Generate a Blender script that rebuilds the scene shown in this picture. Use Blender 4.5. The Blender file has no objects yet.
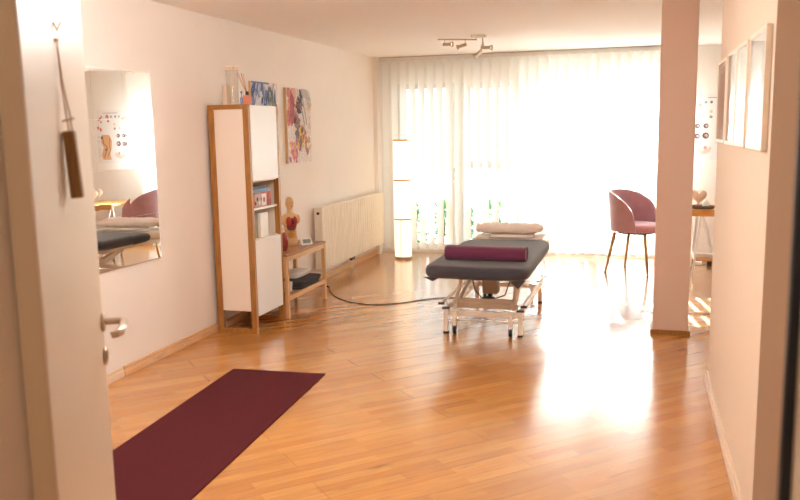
import bpy, bmesh, math, random
from mathutils import Vector, Matrix, noise
PI = math.pi
random.seed(11)
S = bpy.context.scene
C = S.collection

# ------------------------------------------------------------------ camera, sky, sun, exposure
cam = bpy.data.cameras.new('camera')
camo = bpy.data.objects.new('camera', cam)
C.objects.link(camo)
S.camera = camo
cam.sensor_width = 36.0
cam.lens = 803.0 / 800.0 * 36.0
cam.clip_start = 0.05
cam.clip_end = 200
right = Vector((0.9586, 0.2841, -0.0165)); up = Vector((-0.0259, 0.1451, 0.9891)); fwd = Vector((-0.2839, 0.9475, -0.1477))
fwd.normalize(); right = (right - fwd * right.dot(fwd)).normalized(); up = right.cross(fwd)
camo.matrix_world = Matrix(((right.x, up.x, -fwd.x, 0), (right.y, up.y, -fwd.y, 0), (right.z, up.z, -fwd.z, 1.55), (0, 0, 0, 1)))
cam.dof.use_dof = True
cam.dof.focus_distance = 6.6
cam.dof.aperture_fstop = 4.0

W = bpy.data.worlds.new('daylight_sky')
S.world = W
W.use_nodes = True
bgn = W.node_tree.nodes['Background']
bgn.inputs[0].default_value = (0.80, 0.93, 1.0, 1)
bgn.inputs[1].default_value = 1.15

sun = bpy.data.lights.new('sun', 'SUN')
sun.energy = 42.0
sun.angle = math.radians(0.6)
sun.color = (0.80, 0.94, 1.0)
suno = bpy.data.objects.new('sun', sun)
C.objects.link(suno)
sd = Vector((0.148, -0.989, -0.577)).normalized()
suno.rotation_euler = sd.to_track_quat('-Z', 'Y').to_euler()
suno.location = (-2, 14, 6)

pt = bpy.data.lights.new('window_portal', 'AREA')       # portal: only guides the sampling of the sky through the window
pt.shape = 'RECTANGLE'; pt.size = 3.5; pt.size_y = 2.1
pt.cycles.is_portal = True
pto = bpy.data.objects.new('window_portal', pt)
C.objects.link(pto)
pto.location = (-1.28, 10.0, 1.05)
pto.rotation_euler = (-PI / 2, 0, 0)

S.view_settings.view_transform = 'Standard'
S.view_settings.look = 'None'
S.view_settings.gamma = 1
S.view_settings.exposure = 1.18
S.view_settings.use_curve_mapping = False
S.cycles.max_bounces = 14
S.cycles.diffuse_bounces = 8
S.cycles.glossy_bounces = 5
S.cycles.transparent_max_bounces = 16
S.cycles.transmission_bounces = 8
S.cycles.sample_clamp_indirect = 12.0

# ------------------------------------------------------------------ materials
def lin(c):
    return tuple(((x / 255) / 12.92 if x / 255 <= 0.04045 else ((x / 255 + 0.055) / 1.055) ** 2.4) for x in c) + (1,)

def mat(name, col, rough=0.6, metal=0.0, noise_amt=0.0, noise_scale=20.0, bump=0.0, bump_scale=60.0, spec=0.5, coat=0.0, sheen=0.0, emit=None, emit_s=0.0, stretch=None):
    m = bpy.data.materials.new(name)
    m.use_nodes = True
    nt = m.node_tree
    b = nt.nodes['Principled BSDF']
    c = col if len(col) == 4 else lin(col)
    b.inputs['Base Color'].default_value = c
    b.inputs['Roughness'].default_value = rough
    b.inputs['Metallic'].default_value = metal
    b.inputs['Specular IOR Level'].default_value = spec
    b.inputs['Coat Weight'].default_value = coat
    b.inputs['Sheen Weight'].default_value = sheen
    if emit:
        b.inputs['Emission Color'].default_value = emit if len(emit) == 4 else lin(emit)
        b.inputs['Emission Strength'].default_value = emit_s
    if noise_amt or bump:
        tc = nt.nodes.new('ShaderNodeTexCoord')
        mp = nt.nodes.new('ShaderNodeMapping')
        nt.links.new(tc.outputs['Object'], mp.inputs[0])
        if stretch: mp.inputs['Scale'].default_value = stretch
    if noise_amt:
        n = nt.nodes.new('ShaderNodeTexNoise')
        n.inputs['Scale'].default_value = noise_scale
        n.inputs['Detail'].default_value = 5
        nt.links.new(mp.outputs[0], n.inputs['Vector'])
        r = nt.nodes.new('ShaderNodeMapRange')
        r.inputs['To Min'].default_value = 1 - noise_amt
        r.inputs['To Max'].default_value = 1 + noise_amt
        r.inputs['From Min'].default_value = 0.3
        r.inputs['From Max'].default_value = 0.7
        nt.links.new(n.outputs['Fac'], r.inputs['Value'])
        mx = nt.nodes.new('ShaderNodeVectorMath'); mx.operation = 'SCALE'
        mx.inputs[0].default_value = c[:3]
        nt.links.new(r.outputs[0], mx.inputs['Scale'])
        nt.links.new(mx.outputs[0], b.inputs['Base Color'])
    if bump:
        n2 = nt.nodes.new('ShaderNodeTexNoise')
        n2.inputs['Scale'].default_value = bump_scale
        nt.links.new(mp.outputs[0], n2.inputs['Vector'])
        bp = nt.nodes.new('ShaderNodeBump')
        bp.inputs['Strength'].default_value = bump
        bp.inputs['Distance'].default_value = 0.004
        nt.links.new(n2.outputs['Fac'], bp.inputs['Height'])
        nt.links.new(bp.outputs[0], b.inputs['Normal'])
    return m

def wood(name, c1, c2, scale=(1, 1, 1), rough=0.45, coat=0.0):
    """long grained wood: noise stretched along one axis"""
    m = bpy.data.materials.new(name)
    m.use_nodes = True
    nt = m.node_tree
    b = nt.nodes['Principled BSDF']
    tc = nt.nodes.new('ShaderNodeTexCoord')
    mp = nt.nodes.new('ShaderNodeMapping'); mp.inputs['Scale'].default_value = scale
    nt.links.new(tc.outputs['Object'], mp.inputs[0])
    n = nt.nodes.new('ShaderNodeTexNoise'); n.inputs['Scale'].default_value = 6; n.inputs['Detail'].default_value = 8; n.inputs['Distortion'].default_value = 0.6
    nt.links.new(mp.outputs[0], n.inputs['Vector'])
    cr = nt.nodes.new('ShaderNodeValToRGB')
    cr.color_ramp.elements[0].color = lin(c1); cr.color_ramp.elements[1].color = lin(c2)
    cr.color_ramp.elements[0].position = 0.3; cr.color_ramp.elements[1].position = 0.7
    nt.links.new(n.outputs['Fac'], cr.inputs['Fac'])
    nt.links.new(cr.outputs[0], b.inputs['Base Color'])
    b.inputs['Roughness'].default_value = rough
    b.inputs['Coat Weight'].default_value = coat
    return m

def mat_floor():
    m = bpy.data.materials.new('varnished maple parquet')
    m.use_nodes = True
    nt = m.node_tree; N = nt.nodes; L = nt.links
    b = N['Principled BSDF']
    tc = N.new('ShaderNodeTexCoord')
    mp = N.new('ShaderNodeMapping'); mp.inputs['Rotation'].default_value = (0, 0, math.radians(-45))
    L.new(tc.outputs['Object'], mp.inputs[0])
    def brick(w, h, mortar, off=0.37, bias=0.0):
        t = N.new('ShaderNodeTexBrick')
        t.offset = off; t.offset_frequency = 2; t.squash = 1
        t.inputs['Scale'].default_value = 1
        t.inputs['Brick Width'].default_value = w
        t.inputs['Row Height'].default_value = h
        t.inputs['Mortar Size'].default_value = mortar
        t.inputs['Mortar Smooth'].default_value = 0.1
        t.inputs['Bias'].default_value = bias
        L.new(mp.outputs[0], t.inputs['Vector'])
        return t
    strips = brick(0.62, 0.0625, 0.0003)
    strips.inputs['Color1'].default_value = lin((204, 146, 74))
    strips.inputs['Color2'].default_value = lin((186, 124, 58))
    strips.inputs['Mortar'].default_value = lin((176, 108, 50))
    planks = brick(2.2, 0.1875, 0.0011, 0.43)
    planks.inputs['Color1'].default_value = (1.04, 1.02, 1.0, 1)
    planks.inputs['Color2'].default_value = (0.93, 0.91, 0.88, 1)
    planks.inputs['Mortar'].default_value = (0.55, 0.42, 0.32, 1)
    m2 = N.new('ShaderNodeMapping'); m2.inputs['Scale'].default_value = (2.2, 26, 1)
    L.new(mp.outputs[0], m2.inputs[0])
    g = N.new('ShaderNodeTexNoise'); g.inputs['Scale'].default_value = 2.2; g.inputs['Detail'].default_value = 7; g.inputs['Distortion'].default_value = 0.5
    L.new(m2.outputs[0], g.inputs['Vector'])
    gr = N.new('ShaderNodeMapRange'); gr.inputs['From Min'].default_value = 0.3; gr.inputs['From Max'].default_value = 0.7
    gr.inputs['To Min'].default_value = 0.88; gr.inputs['To Max'].default_value = 1.08
    L.new(g.outputs['Fac'], gr.inputs['Value'])
    # dark mineral streaks
    m3 = N.new('ShaderNodeMapping'); m3.inputs['Scale'].default_value = (3.0, 22, 1); m3.inputs['Location'].default_value = (3.1, 7.7, 0)
    L.new(mp.outputs[0], m3.inputs[0])
    k = N.new('ShaderNodeTexNoise'); k.inputs['Scale'].default_value = 1.1; k.inputs['Detail'].default_value = 3
    L.new(m3.outputs[0], k.inputs['Vector'])
    kr = N.new('ShaderNodeMapRange'); kr.inputs['From Min'].default_value = 0.67; kr.inputs['From Max'].default_value = 0.75
    kr.inputs['To Min'].default_value = 1.0; kr.inputs['To Max'].default_value = 0.62
    L.new(k.outputs['Fac'], kr.inputs['Value'])
    mul = N.new('ShaderNodeMath'); mul.operation = 'MULTIPLY'
    L.new(gr.outputs[0], mul.inputs[0]); L.new(kr.outputs[0], mul.inputs[1])
    v1 = N.new('ShaderNodeMix'); v1.data_type = 'RGBA'; v1.blend_type = 'MULTIPLY'; v1.inputs[0].default_value = 1
    L.new(strips.outputs['Color'], v1.inputs[6]); L.new(planks.outputs['Color'], v1.inputs[7])
    v2 = N.new('ShaderNodeVectorMath'); v2.operation = 'SCALE'
    L.new(v1.outputs[2], v2.inputs[0]); L.new(mul.outputs[0], v2.inputs['Scale'])
    L.new(v2.outputs[0], b.inputs['Base Color'])
    b.inputs['Roughness'].default_value = 0.2
    b.inputs['Specular IOR Level'].default_value = 0.5
    b.inputs['Coat Weight'].default_value = 0.8
    b.inputs['Coat Roughness'].default_value = 0.19
    # bevelled joints between planks and a little waviness of the varnish
    inv = N.new('ShaderNodeMath'); inv.operation = 'MULTIPLY'; inv.inputs[1].default_value = -0.6
    L.new(planks.outputs['Fac'], inv.inputs[0])
    wv = N.new('ShaderNodeTexNoise'); wv.inputs['Scale'].default_value = 5
    L.new(m2.outputs[0], wv.inputs['Vector'])
    wm = N.new('ShaderNodeMath'); wm.operation = 'MULTIPLY_ADD'; wm.inputs[1].default_value = 0.06
    L.new(wv.outputs['Fac'], wm.inputs[0]); L.new(inv.outputs[0], wm.inputs[2])
    bp = N.new('ShaderNodeBump'); bp.inputs['Strength'].default_value = 0.35; bp.inputs['Distance'].default_value = 0.002
    L.new(wm.outputs[0], bp.inputs['Height'])
    L.new(bp.outputs[0], b.inputs['Normal']); L.new(bp.outputs[0], b.inputs['Coat Normal'])
    return m

def mat_glass(name, tint=(1, 1, 1, 1), gloss=0.06, fac=None):
    m = bpy.data.materials.new(name)
    m.use_nodes = True
    nt = m.node_tree; nt.nodes.clear()
    o = nt.nodes.new('ShaderNodeOutputMaterial')
    t = nt.nodes.new('ShaderNodeBsdfTransparent'); t.inputs[0].default_value = tint
    g = nt.nodes.new('ShaderNodeBsdfGlossy'); g.inputs['Roughness'].default_value = 0.02
    x = nt.nodes.new('ShaderNodeMixShader')
    lw = nt.nodes.new('ShaderNodeLayerWeight'); lw.inputs['Blend'].default_value = 0.5
    pw = nt.nodes.new('ShaderNodeMath'); pw.operation = 'POWER'; pw.inputs[1].default_value = 4.0
    f = nt.nodes.new('ShaderNodeMath'); f.operation = 'MULTIPLY_ADD'; f.inputs[1].default_value = 0.8; f.inputs[2].default_value = 0.04
    nt.links.new(lw.outputs['Facing'], pw.inputs[0]); nt.links.new(pw.outputs[0], f.inputs[0])
    nt.links.new(f.outputs[0], x.inputs[0])
    nt.links.new(t.outputs[0], x.inputs[1]); nt.links.new(g.outputs[0], x.inputs[2])
    nt.links.new(x.outputs[0], o.inputs[0])
    return m

def mat_translucent(name, col, tcol, fac):
    m = bpy.data.materials.new(name)
    m.use_nodes = True
    nt = m.node_tree; nt.nodes.clear()
    o = nt.nodes.new('ShaderNodeOutputMaterial')
    d = nt.nodes.new('ShaderNodeBsdfDiffuse'); d.inputs[0].default_value = lin(col)
    t = nt.nodes.new('ShaderNodeBsdfTranslucent'); t.inputs[0].default_value = lin(tcol)
    tr = nt.nodes.new('ShaderNodeBsdfTransparent')
    x = nt.nodes.new('ShaderNodeMixShader'); x.inputs[0].default_value = fac
    y = nt.nodes.new('ShaderNodeMixShader'); y.inputs[0].default_value = 0.05
    tc = nt.nodes.new('ShaderNodeTexCoord'); mp = nt.nodes.new('ShaderNodeMapping'); mp.inputs['Scale'].default_value = (300, 300, 8)
    n = nt.nodes.new('ShaderNodeTexNoise'); n.inputs['Scale'].default_value = 1
    bp = nt.nodes.new('ShaderNodeBump'); bp.inputs['Strength'].default_value = 0.15; bp.inputs['Distance'].default_value = 0.002
    nt.links.new(tc.outputs['Object'], mp.inputs[0]); nt.links.new(mp.outputs[0], n.inputs['Vector']); nt.links.new(n.outputs[0], bp.inputs['Height'])
    nt.links.new(bp.outputs[0], d.inputs['Normal'])
    nt.links.new(d.outputs[0], x.inputs[1]); nt.links.new(t.outputs[0], x.inputs[2])
    nt.links.new(x.outputs[0], y.inputs[1]); nt.links.new(tr.outputs[0], y.inputs[2])
    nt.links.new(y.outputs[0], o.inputs[0])
    return m

def mat_attr(name, rough=0.7, nz=0.0, scale=30.0, spec=0.3):
    """printed or painted surface: colour per face"""
    m = bpy.data.materials.new(name)
    m.use_nodes = True
    nt = m.node_tree
    b = nt.nodes['Principled BSDF']
    a = nt.nodes.new('ShaderNodeAttribute'); a.attribute_name = 'ink'
    src = a.outputs['Color']
    if nz:
        n = nt.nodes.new('ShaderNodeTexNoise'); n.inputs['Scale'].default_value = scale; n.inputs['Detail'].default_value = 6
        tc = nt.nodes.new('ShaderNodeTexCoord'); nt.links.new(tc.outputs['Object'], n.inputs['Vector'])
        r = nt.nodes.new('ShaderNodeMapRange'); r.inputs['From Min'].default_value = 0.3; r.inputs['From Max'].default_value = 0.7
        r.inputs['To Min'].default_value = 1 - nz; r.inputs['To Max'].default_value = 1 + nz
        nt.links.new(n.outputs[0], r.inputs[0])
        v = nt.nodes.new('ShaderNodeVectorMath'); v.operation = 'SCALE'
        nt.links.new(src, v.inputs[0]); nt.links.new(r.outputs[0], v.inputs['Scale'])
        src = v.outputs[0]
    nt.links.new(src, b.inputs['Base Color'])
    b.inputs['Roughness'].default_value = rough
    b.inputs['Specular IOR Level'].default_value = spec
    return m

M = {}
M['wall'] = mat('cream wall paint', (240, 233, 226), 0.9, noise_amt=0.012, noise_scale=3, bump=0.12, bump_scale=220, spec=0.2)
M['ceiling'] = mat('white ceiling paint', (242, 236, 230), 0.95, bump=0.1, bump_scale=200, spec=0.15)
M['beige'] = mat('warm beige wall paint', (232, 213, 192), 0.9, bump=0.12, bump_scale=220, spec=0.2)
M['pillar'] = mat('rose beige pillar paint', (220, 190, 172), 0.85, bump=0.1, bump_scale=220, spec=0.2)
M['skirt'] = mat('cream painted skirting', (232, 210, 184), 0.4)
M['skirtwood'] = wood('beech skirting', (206, 160, 112), (232, 190, 142), (12, 1, 12), 0.35)
M['floor'] = mat_floor()
M['white'] = mat('white lacquer', (238, 236, 232), 0.35)
M['panel'] = mat('white matt board', (238, 226, 212), 0.55)
M['doorwhite'] = mat('cream door lacquer', (220, 204, 182), 0.4)
M['dooredge'] = mat('door edge lacquer', (196, 172, 136), 0.5)
M['frame'] = mat('white window frame', (225, 222, 216), 0.35)
M['seal'] = mat('black rubber seal', (22, 20, 20), 0.7)
M['glass'] = mat_glass('window glass')
M['oak'] = wood('oiled oak', (150, 98, 42), (178, 124, 60), (10, 10, 1), 0.4)
M['pine'] = wood('pine slats', (204, 158, 104), (226, 186, 136), (14, 1, 14), 0.5)
M['pinev'] = wood('pine posts', (200, 152, 98), (224, 182, 130), (14, 14, 1), 0.5)
M['walnut'] = wood('brown bench top', (146, 98, 58), (176, 128, 82), (14, 1, 14), 0.35)
M['desktop'] = wood('golden oak desk', (204, 144, 74), (226, 170, 100), (1, 14, 14), 0.4)
M['steel'] = mat('brushed steel', (190, 182, 172), 0.3, 1.0)
M['nickel'] = mat('brushed nickel', (200, 186, 168), 0.28, 1.0)
M['brass'] = mat('brushed brass', (190, 148, 90), 0.3, 1.0)
M['darkmetal'] = mat('dark metal', (70, 60, 52), 0.4, 0.8)
M['black'] = mat('black plastic', (20, 19, 19), 0.5)
M['mirror'] = mat('silvered mirror', (240, 240, 240), 0.0, 1.0)
M['radiator'] = mat('radiator enamel', (236, 226, 210), 0.4)
M['shade'] = mat('lit paper shade', (255, 244, 226), 0.8, emit=(255, 238, 208), emit_s=.55)
M['blind'] = mat_translucent('blind fabric', (250, 247, 240), (250, 247, 242), 0.27)
M['frosted'] = mat_translucent('frosted panel', (240, 242, 242), (246, 248, 248), 0.7)
M['cover'] = mat('charcoal cotton cover', (58, 56, 64), 0.85, noise_amt=0.05, noise_scale=300, bump=0.25, bump_scale=25, sheen=0.3)
M['plum'] = mat('plum fabric', (104, 34, 70), 0.8, noise_amt=0.05, noise_scale=90, bump=0.2, bump_scale=60, sheen=0.3)
M['cream'] = mat('cream cotton', (240, 226, 214), 0.9, bump=0.35, bump_scale=22, sheen=0.2)
M['linen'] = mat('white linen', (240, 232, 224), 0.9, bump=0.3, bump_scale=25)
M['tablewhite'] = mat('cream powder coat', (236, 222, 204), 0.35)
M['motor'] = mat('beige motor housing', (188, 168, 146), 0.5)
M['velvet'] = mat('dusty rose velvet', (176, 130, 140), 0.75, noise_amt=0.14, noise_scale=7, sheen=0.9, bump=0.1, bump_scale=200)
M['velvetseat'] = mat('rose velvet seat', (200, 136, 148), 0.75, noise_amt=0.1, noise_scale=9, sheen=0.9)
M['mat'] = mat('burgundy mat', (82, 24, 30), 0.85, noise_amt=0.05, noise_scale=40, bump=0.4, bump_scale=500, spec=0.2)
M['matedge'] = mat('burgundy mat edge', (128, 44, 58), 0.8)
M['skin'] = mat('model torso plastic', (222, 178, 124), 0.45)
M['lung'] = mat('red lung plastic', (176, 62, 48), 0.4)
M['heart'] = mat('dark red heart plastic', (120, 24, 30), 0.35)
M['liver'] = mat('brown liver plastic', (112, 44, 34), 0.35)
M['gut'] = mat('yellow intestine plastic', (224, 160, 76), 0.45, bump=1.0, bump_scale=40)
M['muscle'] = mat('muscle red plastic', (150, 46, 44), 0.4, noise_amt=0.35, noise_scale=60)
M['bone'] = mat('bone plastic', (228, 206, 172), 0.5)
M['paper'] = mat('paper white', (240, 236, 230), 0.8)
M['clay'] = mat('pink clay pot', (222, 138, 112), 0.6)
M['reed'] = mat('wood reeds', (196, 128, 82), 0.7)
M['art'] = mat_attr('acrylic painting', 0.7, 0.22, 40)
M['print'] = mat_attr('offset print', 0.55, 0.0)
M['canvas'] = mat('canvas edge', (206, 172, 130), 0.8)
M['ash'] = wood('pale ash frame', (238, 224, 202), (246, 236, 220), (20, 20, 2), 0.45)
M['tag'] = wood('dark wooden tag', (128, 92, 48), (160, 120, 70), (30, 30, 2), 0.6)
M['cord'] = mat('beige cord', (206, 176, 138), 0.9)
M['towel'] = mat('charcoal towel', (70, 66, 68), 0.95, bump=0.6, bump_scale=120)
M['sage'] = mat('grey stone tray', (112, 100, 92), 0.5)
M['ceramic'] = mat('rose beige ceramic', (226, 196, 178), 0.45, noise_amt=0.06, noise_scale=40, bump=0.3, bump_scale=40)
M['whitecer'] = mat('white ceramic', (242, 238, 232), 0.4)
M['leaf'] = mat('shrub leaves', (78, 140, 66), 0.6, noise_amt=0.3, noise_scale=30)
M['stem'] = mat('shrub stems', (96, 78, 56), 0.8)
M['terrace'] = mat('dark terrace decking', (112, 104, 98), 0.8, noise_amt=0.05, noise_scale=4)
M['lcd'] = mat('lcd glass', (150, 170, 168), 0.2)
M['bluebook'] = mat('blue cover', (92, 132, 168), 0.5)
M['darkbook'] = mat('dark cover', (58, 56, 64), 0.5)
M['oil'] = mat('yellow oil', (168, 140, 34), 0.15, coat=0.6)
M['clear'] = mat_glass('clear vase glass', (0.96, 0.96, 0.95, 1))
M['lens'] = mat('lamp lens', (255, 250, 240), 0.3, emit=(255, 232, 200), emit_s=1.0)

# ------------------------------------------------------------------ mesh helpers
def bmn(): return bmesh.new()

def obj(name, bm, m, parent=None, bevel=0.0, smooth=False, segs=2, sub=0, extra=None):
    me = bpy.data.meshes.new(name)
    bmesh.ops.recalc_face_normals(bm, faces=bm.faces[:])
    bm.to_mesh(me); bm.free()
    me.materials.append(M[m] if isinstance(m, str) else m)
    for e in (extra or []): me.materials.append(M[e])
    o = bpy.data.objects.new(name, me)
    C.objects.link(o)
    if parent: o.parent = parent
    if smooth:
        for p in me.polygons: p.use_smooth = True
    if bevel:
        b = o.modifiers.new('bevel', 'BEVEL'); b.width = bevel; b.segments = segs; b.limit_method = 'ANGLE'; b.angle_limit = math.radians(40)
    if sub:
        s = o.modifiers.new('sub', 'SUBSURF'); s.levels = sub; s.render_levels = sub
    return o

def smooth_by_angle(o, deg=35):
    me = o.data
    for p in me.polygons: p.use_smooth = True
    me.set_sharp_from_angle(angle=math.radians(deg))
    return o

def box(bm, x0, x1, y0, y1, z0, z1, mi=0, rot=None):
    vs = [Vector((x, y, z)) for z in (z0, z1) for y in (y0, y1) for x in (x0, x1)]
    if rot is not None:
        c = Vector(((x0 + x1) / 2, (y0 + y1) / 2, (z0 + z1) / 2))
        vs = [rot @ (v - c) + c for v in vs]
    v = [bm.verts.new(p) for p in vs]
    for f in ((0, 2, 3, 1), (4, 5, 7, 6), (0, 1, 5, 4), (2, 6, 7, 3), (0, 4, 6, 2), (1, 3, 7, 5)):
        fc = bm.faces.new([v[i] for i in f]); fc.material_index = mi
    return v

def bar(bm, a, b, w, t, upv=(0, 0, 1), mi=0):
    """box-section bar from a to b"""
    a = Vector(a); b = Vector(b); d = (b - a).normalized()
    u = Vector(upv); s = d.cross(u)
    if s.length < 1e-4: s = d.cross(Vector((1, 0, 0)))
    s.normalize(); u = s.cross(d).normalized()
    v = [bm.verts.new(p + s * sx * w / 2 + u * su * t / 2) for p in (a, b) for sx, su in ((-1, -1), (1, -1), (1, 1), (-1, 1))]
    for f in ((0, 1, 2, 3), (7, 6, 5, 4), (0, 4, 5, 1), (1, 5, 6, 2), (2, 6, 7, 3), (3, 7, 4, 0)):
        fc = bm.faces.new([v[i] for i in f]); fc.material_index = mi

def tube(bm, pts, r, n=10, cap=True):
    pts = [Vector(p) for p in pts]
    rs = r if isinstance(r, (list, tuple)) else [r] * len(pts)
    rings = []; prev = None
    for i, p in enumerate(pts):
        d = (pts[min(i + 1, len(pts) - 1)] - pts[max(i - 1, 0)]).normalized()
        if prev is None:
            s = d.cross(Vector((0, 0, 1)))
            if s.length < 1e-3: s = d.cross(Vector((1, 0, 0)))
        else:
            s = prev - d * prev.dot(d)
        s.normalize(); prev = s; t = d.cross(s)
        rings.append([bm.verts.new(p + (s * math.cos(2 * PI * k / n) + t * math.sin(2 * PI * k / n)) * rs[i]) for k in range(n)])
    for i in range(len(rings) - 1):
        for k in range(n):
            bm.faces.new((rings[i][k], rings[i][(k + 1) % n], rings[i + 1][(k + 1) % n], rings[i + 1][k]))
    if cap:
        bm.faces.new(rings[0][::-1]); bm.faces.new(rings[-1])

def lathe(bm, prof, n=24, c=(0, 0, 0), cap=True):
    """profile [(r, z)] turned about z"""
    rings = [[bm.verts.new((c[0] + r * math.cos(2 * PI * k / n), c[1] + r * math.sin(2 * PI * k / n), c[2] + z)) for k in range(n)] for r, z in prof]
    for i in range(len(rings) - 1):
        for k in range(n):
            bm.faces.new((rings[i][k], rings[i][(k + 1) % n], rings[i + 1][(k + 1) % n], rings[i + 1][k]))
    if cap:
        bm.faces.new(rings[0][::-1]); bm.faces.new(rings[-1])

def loft(bm, secs, n=20, p=2.0):
    """sections (cx, cy, cz, rx, ry): superellipse rings stacked"""
    def se(t, q): return math.copysign(abs(t) ** (2 / q), t)
    rings = [[bm.verts.new((cx + rx * se(math.cos(2 * PI * k / n), p), cy + ry * se(math.sin(2 * PI * k / n), p), cz)) for k in range(n)] for cx, cy, cz, rx, ry in secs]
    for i in range(len(rings) - 1):
        for k in range(n):
            bm.faces.new((rings[i][k], rings[i][(k + 1) % n], rings[i + 1][(k + 1) % n], rings[i + 1][k]))
    bm.faces.new(rings[0][::-1]); bm.faces.new(rings[-1])

def blob(bm, c, r, u=14, v=9, jit=0.0, rot=None):
    mt = Matrix.Translation(c) @ (rot.to_4x4() if rot else Matrix.Identity(4)) @ Matrix.Diagonal((*r, 1))
    res = bmesh.ops.create_uvsphere(bm, u_segments=u, v_segments=v, radius=1, matrix=mt)
    if jit:
        for w in res['verts']:
            w.co += Vector(noise.noise_vector(w.co * 40)) * jit

def thing(name, label, cat, loc=(0, 0, 0), rotz=0.0, group=None):
    o = bpy.data.objects.new(name, None); C.objects.link(o)
    o.location = loc; o.rotation_euler = (0, 0, rotz)
    o.empty_display_size = 0.1
    o['label'] = label; o['category'] = cat
    if group: o['group'] = group
    return o

def tag(o, label, cat, loc=None, rotz=None, group=None):
    o['label'] = label; o['category'] = cat
    if group: o['group'] = group
    if loc is not None: o.location = loc
    if rotz is not None: o.rotation_euler = (0, 0, rotz)
    return o

def struct(name, bm, m, parent=None, label=None, **k):
    o = obj(name, bm, m, parent, **k)
    if parent is None:
        o['kind'] = 'structure'
        if label: o['label'] = label
    return o

def sbox(name, x0, x1, y0, y1, z0, z1, m, label=None, bevel=0.0):
    bm = bmn(); box(bm, x0, x1, y0, y1, z0, z1)
    return struct(name, bm, m, label=label, bevel=bevel)

def ink(o, cols, pale=0.0):
    a = o.data.attributes.new('ink', 'FLOAT_COLOR', 'CORNER')
    for p in o.data.polygons:
        c = lin(tuple(q + (226 - q) * pale for q in cols[p.index]))
        for li in p.loop_indices: a.data[li].color = c

class Sheet:
    """flat printed sheet in its own (u, v) plane, layered polygons a hair apart"""
    def __init__(s): s.bm = bmn(); s.cols = []; s.lay = 0.0
    def poly(s, pts, col):
        s.lay += 0.00004
        s.bm.faces.new([s.bm.verts.new((u, -s.lay - 0.0004, v)) for u, v in pts]); s.cols.append(col)
    def disc(s, u, v, r, col, n=16, ry=None, a=0.0):
        ry = ry or r
        s.poly([(u + math.cos(a) * r * math.cos(t) - math.sin(a) * ry * math.sin(t), v + math.sin(a) * r * math.cos(t) + math.cos(a) * ry * math.sin(t)) for t in [2 * PI * k / n for k in range(n)]], col)
    def rect(s, u0, v0, u1, v1, col): s.poly([(u0, v0), (u1, v0), (u1, v1), (u0, v1)], col)
    def blot(s, u, v, r, col, ry=None, rough=0.4, n=18, a=0.0):
        ry = ry or r; ph = random.random() * 50
        pts = []
        for k in range(n):
            t = 2 * PI * k / n
            q = 1 + rough * noise.noise(Vector((math.cos(t) * 1.5 + ph, math.sin(t) * 1.5, ph)))*1.6
            x, y = r * q * math.cos(t), ry * q * math.sin(t)
            pts.append((u + math.cos(a) * x - math.sin(a) * y, v + math.sin(a) * x + math.cos(a) * y))
        s.poly(pts, col)
    def line(s, pts, w, col):
        for (a, b) in zip(pts, pts[1:]):
            d = Vector((b[0] - a[0], b[1] - a[1])); nn = Vector((-d.y, d.x)).normalized() * w / 2
            s.poly([(a[0] + nn.x, a[1] + nn.y), (b[0] + nn.x, b[1] + nn.y), (b[0] - nn.x, b[1] - nn.y), (a[0] - nn.x, a[1] - nn.y)], col)
    def build(s, name, m, parent, clip=None, pale=0.0):
        if clip:
            u0, v0, u1, v1 = clip
            for vv in s.bm.verts:
                vv.co.x = min(max(vv.co.x, u0), u1); vv.co.z = min(max(vv.co.z, v0), v1)
        me = bpy.data.meshes.new(name)
        s.bm.faces.ensure_lookup_table()
        s.bm.to_mesh(me); s.bm.free(); me.materials.append(M[m])
        o = bpy.data.objects.new(name, me); C.objects.link(o); o.parent = parent
        ink(o, s.cols, pale)
        return o

# ------------------------------------------------------------------ the room
XL, YB, ZC = -3.178, 9.85, 2.437
sbox('floor', -3.4, 2.6, 0.95, 10.0, -0.1, 0.0, 'floor')
sbox('floor_hall', -1.9, 1.6, -1.8, 0.95, -0.1, 0.0, 'floor')
sbox('ceiling', -3.4, 2.6, -1.8, 10.1, ZC, ZC + 0.15, 'ceiling')
sbox('wall_left', XL - 0.2, XL, 0.95, 10.1, 0, ZC, 'wall', 'long cream wall with the mirror and the radiator')
sbox('trim_1', XL, XL + 0.05, 9.56, 9.62, 0, ZC, 'wall')
# window wall: lintel, right pier
bm = bmn(); box(bm, XL, 0.47, YB, YB + 0.2, 2.12, ZC); box(bm, 0.47, 2.6, YB, YB + 0.2, 0, ZC); box(bm, XL, -3.02, YB, YB + 0.2, 0, 2.12)
struct('wall_back', bm, 'wall', label='window wall with the pale pier right of the blinds')
sbox('wall_right', 0.43, 0.62, 3.05, 5.07, 0, ZC, 'beige', 'cream partition wall carrying four picture frames')
sbox('wall_alcove', 2.2, 2.4, 1.13, YB, 0, ZC, 'wall')
sbox('wall_passage', 0.62, 2.2, 4.9, 5.07, 0, ZC, 'wall')
# wall with the doorway the camera looks through
bm = bmn(); box(bm, XL, -1.06, 0.95, 1.11, 0, ZC); box(bm, 0.25, 2.4, 0.95, 1.11, 0, ZC); box(bm, -1.06, 0.25, 0.95, 1.11, 2.1, ZC)
struct('wall_front', bm, 'wall')
bm = bmn(); box(bm, -1.9, -1.8, -1.8, 0.95, 0, ZC); box(bm, 1.5, 1.6, -1.8, 0.95, 0, ZC); box(bm, -1.8, 1.5, -1.8, -1.7, 0, ZC)
struct('wall_hall', bm, 'wall')
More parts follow.
